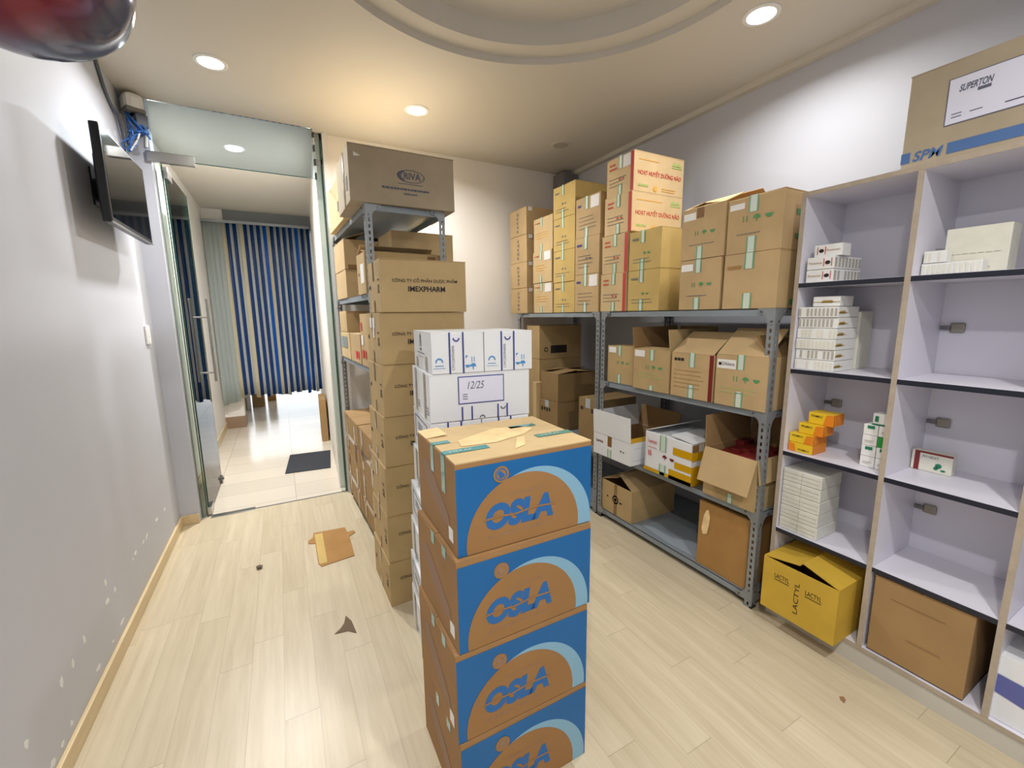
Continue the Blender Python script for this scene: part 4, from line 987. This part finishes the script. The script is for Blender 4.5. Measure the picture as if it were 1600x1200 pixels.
b = pack('short white pack on the left end of the long pack row', 2.115, 2.165, .650, .712, 1.671, 1.714, 'wpack', GR); slots(b, '-x', 5, 'cpack')
b = pack('large cream shrink-wrapped pack behind the white pack row', 2.175, 2.26, .512, .675, 1.627, 1.79, 'cpack', GR); lines(b, '-x', .01, .07, .15, 2, .05, .002, 'slot')
# Row 2
GR = 'gold-banded white medicine packs in the second row'
n6 = ['bottom', 'second from bottom', 'third from bottom', 'fourth from bottom', 'fifth from bottom', 'sixth from bottom']
def gold(b, side):
    w, d, h = b['_dims']; L = w if side == '-y' else d
    a, c = (.02 if side == '-y' else .3) * L, (.30 if side == '-y' else .7) * L
    e = (.45 if side == '-y' else 1.) * L
    decal(b, 'gold_print', side, [('poly', rect(0, h * .40, e, h * .46)), ('poly', [(a, h * .36), (a + (c - a) * .2, h * .6), (c, h * .62), (c + (e - c) * .3, h * .44), (c, h * .34)])], ['gold'])
for k in range(6):
    z0 = 1.244 + k * .0463; j = .004 * math.sin(k * 2.1)
    b = pack('%s gold-banded white pack of the six-high stack in the second row' % n6[k], 2.068 + j, 2.235, .945, 1.103, z0, z0 + .0456, 'wpack', GR)
    slots(b, '-x', 10, 'slot' if k in (1, 4, 5) else 'cpack'); gold(b, '-y')
b = pack('lone gold-banded white pack on top of the six-high stack', 2.09, 2.20, .955, 1.06, 1.5225, 1.566, 'wpack', GR); gold(b, '-x')
b = pack('pale shrink-wrapped pack behind the six-high white stack', 2.245, 2.36, .94, 1.09, 1.244, 1.50, 'cpack', GR)
# Row 3
GR = 'yellow and orange medicine boxes'
def yel(b, fl):
    w, d, h = b['_dims']
    decal(b, 'orange_print', '-x', [('poly', ([(d * .62, 0), (d, 0), (d, h), (d * .72, h * .9)] if not fl else [(0, 0), (d * .32, 0), (d * .25, h * .8), (0, h)]))], ['org'])
    decal(b, 'printed_text', '-x', [('text', 'VITAMIN C', d * (.1 if not fl else .4), h * (.60 if not fl else .2), d * .48, h * .2, 0, 0, .02)], ['ink'])
    decal(b, 'orange_side', '-y', [('poly', rect(.0005, .0005, w - .0005, h - .0005))], ['org'])
    o = decal(b, 'side_lines', '-y', [('poly', rect(w * (k + .4) / 6, h * .06, w * (k + .5) / 6, h * .94)) for k in range(6)], ['rust'], lift=.0006)
for (x0, x1, y0, y1, z0, z1, lb, fl) in ((2.085, 2.20, 1.0, 1.103, .853, .897, 'bottom yellow medicine box on the left of the third cabinet row', True), (2.085, 2.20, 1.0, 1.103, .8975, .942, 'second yellow medicine box from the bottom of its leaning stack', False),
                                         (2.10, 2.19, .972, 1.074, .9425, .992, 'third yellow medicine box from the bottom, shifted right', False), (2.12, 2.21, .945, 1.046, .9925, 1.046, 'topmost yellow medicine box of its leaning stack', False)):
    yel(pack(lb, x0, x1, y0, y1, z0, z1, 'yel', GR), fl)
GR = 'white and green medicine boxes'
def wg(b, cap=True):
    w, d, h = b['_dims']
    if cap: decal(b, 'green_print', '-x', [('poly', rect(d * .28, h * .62, d * .78, h * .92))], ['dgreen'])
    else: decal(b, 'printed_text', '-x', [('poly', rect(d * .2, h * .45, d * .8, h * .5)), ('poly', rect(d * .2, h * .3, d * .65, h * .34))], ['slot'])
for k, (z0, z1) in enumerate(((.853, .899), (.8995, .945), (.9455, .990), (.9905, 1.035))):
    wg(pack('%s white and green box of the left column beside the cabinet divider' % ['bottom', 'second from bottom', 'second from top', 'top'][k], 2.125, 2.185, .784, .834, z0, z1, 'wpack', GR), k % 2 == 1)
for k, (z0, z1) in enumerate(((.853, .899), (.8995, .945))):
    wg(pack('%s white and green box of the right column against the cabinet divider' % ['bottom', 'second from bottom'][k], 2.125, 2.185, .738, .782, z0, z1, 'wpack', GR), k == 1)
pack('plain green medicine box in the right column against the divider', 2.125, 2.185, .738, .782, .9455, .990, 'gpack', GR)
wg(pack('white box on top of the plain green one against the divider', 2.125, 2.185, .738, .782, .9905, 1.035, 'wpack', GR), False)
b = pack('single green-marked box lying on top of both columns by the divider', 2.13, 2.18, .758, .808, 1.0355, 1.085, 'wpack', GR)
decal(b, 'green_print', '-x', [('poly', rect(.008, .014, .02, .038))], ['dgreen']); decal(b, 'green_edge', '-x', [('poly', rect(0, 0, .05, .006))], ['dgreen'])
b = pack('lone cream box with maroon edge at the back of the cabinet third row', 2.27, 2.31, .59, .715, .853, .935, 'cpack', None)
w, d, h = b['_dims']
decal(b, 'maroon_edge', '-x', [('poly', rect(.010, .0, .026, h)), ('poly', rect(.026, h - .008, d, h))], ['maroon']); decal(b, 'printed_text', '-x', [('text', 'PM NEXT', .034, h * .68, .05, .011)], ['greyblue'])
decal(b, 'printed_picture', '-x', [('poly', disc(.085, h * .38, .010, 12)), ('poly', disc(.078, h * .24, .007, 10)), ('poly', disc(.10, h * .18, .008, 10, ry=.004))], ['dgreen'])
# Row 4: five wrapped bundles
for k in range(5):
    z0 = .466 + k * .0607
    b = pack('%s shrink-wrapped white bundle in the left bay of the cabinet fourth row' % n6[k] if k < 4 else 'topmost shrink-wrapped white bundle in the left bay of the cabinet fourth row', 2.066, 2.24, .938 + .002 * (k % 2), 1.104, z0, z0 + .060, 'shrink', 'shrink-wrapped white bundles', name='wrapped_bundle', cat='bundle', bev=.003)
    d = b['_dims'][1]
    decal(b, 'pack_line', '-x', [('poly', rect(.004, .0195, d - .004, .0207)), ('poly', rect(.004, .039, d - .004, .0402)), ('poly', rect(d * .5, .002, d * .5 + .0012, .058))], ['slot'])
# Row 5: cartons
b = open_carton('mustard yellow carton with a gaping lid jutting from the cabinet bottom row', 1.948, 2.33, .778, 1.092, .097, .352, 'mustard', None, rz=.0)
flap(b, '+y', .158, -80, 'mustard', inset=.003); flap(b, '-y', .155, -74, 'mustard', inset=.003, label='lifted flap'); flap(b, '+x', .1, -86, 'inner', inset=.012)
decal(b, 'printed_text', '-x', [('text', 'LACTYL', .055, .175, .065, .022), ('text', 'LACTYL', .19, .165, .065, .022), ('poly', rect(.055, .165, .12, .168)), ('poly', rect(.19, .155, .255, .158))], ['ink'])
org, uu, vv, n, _ = face(b['_dims'], '-x'); bm = bmesh.new(); bm_text(bm, 'LACTYL', org + uu * .165, vv, -uu, n, .05, 0, .15, .02); obj('printed_text', bm, 'ink', b, fixn=False)
b = carton('plain brown carton filling the second bay of the cabinet bottom row', 2.058, 2.36, .415, .708, .102, .437, 'brown', None, .0, jit=.004)
decal(b, 'crease', '-x', [('poly', rect(.06, .26, .22, .262)), ('poly', rect(.12, .12, .22, .122))], ['btape'])
bm = bmesh.new(); bm_box(bm, -.14, .14, -.145, .145, 0, .004); tag(obj('dark_sheet', bm, mat('navy_sheet', (40, 56, 78), .6), loc=(2.205, .562, .0965)), 'dark navy sheet under the plain brown carton in the cabinet', 'sheet')
b = carton('white carton with a purple picture in the third bay of the cabinet bottom row', 2.07, 2.36, .06, .352, .097, .345, 'wcard', None)
decal(b, 'purple_picture', '-x', [('poly', [(.004, .10), (.09, .085), (.10, .13), (.075, .165), (.004, .17)])], ['purple']); decal(b, 'magenta_spot', '-x', [('poly', disc(.15, .10, .018, 12)), ('poly', rect(.13, .15, .2, .156))], ['magenta'])

# carton on top of the cabinet
b = carton('long carton with a white panel and blue band on top of the white cabinet', 2.08, 2.45, .16, .803, 2.011, 2.332, 'riva', None)
w, d, h = b['_dims']
decal(b, 'blue_band', '-x', [('poly', rect(.0, .022, .026, .058)), ('poly', rect(.125, .022, d - .002, .058))], ['cover'])
decal(b, 'printed_letters', '-x', [('text', 'SPM', .034, .022, .082, .034, 0, .25, .025)], ['cover'])
decal(b, 'panel_border', '-x', [('poly', rect(.108, .114, .35, .262))], ['greyblue']); decal(b, 'white_panel', '-x', [('poly', rect(.111, .117, .347, .259))], ['palelabel'], lift=.0006)
decal(b, 'panel_lettering', '-x', [('text', 'SUPERTON', .137, .212, .080, .022, 0, .3, .03), ('poly', rect(.182, .199, .213, .209)), ('poly', rect(.25, .135, .29, .139)), ('poly', rect(.125, .135, .15, .138)), ('poly', rect(.125, .145, .15, .148)), ('poly', rect(.17, .14, .2, .143))], ['greyblue'], lift=.0013)

# ================================================================== FLOOR SCRAPS
bm = bmesh.new()
bm_prism(bm, [(.0, .04), (.015, .0), (.21, .03), (.215, .30), (.26, .34), (.255, .37), (.21, .37), (.205, .45), (.0, .47), (-.01, .40), (-.04, .37), (-.04, .33), (.0, .31)], Vector((.085, 2.66, .0005)), Vector((1, 0, 0)), Vector((0, 1, 0)), Vector((0, 0, 1)), 0, .004)
cs = tag(obj('flattened_cardboard', bm, 'rust'), 'flattened piece of brown cardboard on the floor before the back rack', 'cardboard sheet')
bm = bmesh.new(); bm_prism(bm, [(.09, 2.69), (.135, 2.69), (.14, 3.10), (.09, 3.10)], Vector((0, 0, .0046)), Vector((1, 0, 0)), Vector((0, 1, 0)), Vector((0, 0, 1)), 0, .001); obj('tape', bm, 'yellow', cs)
bm = bmesh.new(); bm_prism(bm, [(.03, .045), (.045, .10), (.065, .045), (.075, -.055), (.04, -.02), (-.02, -.01), (.01, .015)], Vector((.125, 2.03, .0004)), Vector((1, 0, 0)), Vector((0, 1, 0)), Vector((0, 0, 1)), 0, .002)
tag(obj('paper_scrap', bm, mat('brown_scrap', (110, 92, 70), .8)), 'dark three-pointed scrap of paper on the floor left of the white stack', 'scrap')
bm = bmesh.new(); bmesh.ops.create_icosphere(bm, subdivisions=2, radius=.02)
for v in bm.verts: v.co = v.co * random.uniform(.6, 1.15); v.co.z = v.co.z * .45 + .009
tag(obj('crumpled_scrap', bm, mat('dark_scrap', (96, 84, 66), .8), loc=(-.232, 2.83, .001)), 'small dark crumpled scrap in the middle of the left floor', 'scrap')
bm = bmesh.new(); bm_prism(bm, [(0, 0), (.022, .004), (.03, .016), (.016, .024), (.004, .014)], Vector((1.80, .66, .0004)), Vector((1, 0, 0)), Vector((0, 1, 0)), Vector((0, 0, 1)), 0, .002)
tag(obj('bark_scrap', bm, mat('tan_scrap', (150, 112, 80), .8)), 'tiny brown scrap on the floor at the lower right', 'scrap')

# tidy: drop the helper property
for o in D.objects:
    if '_dims' in o: del o['_dims']
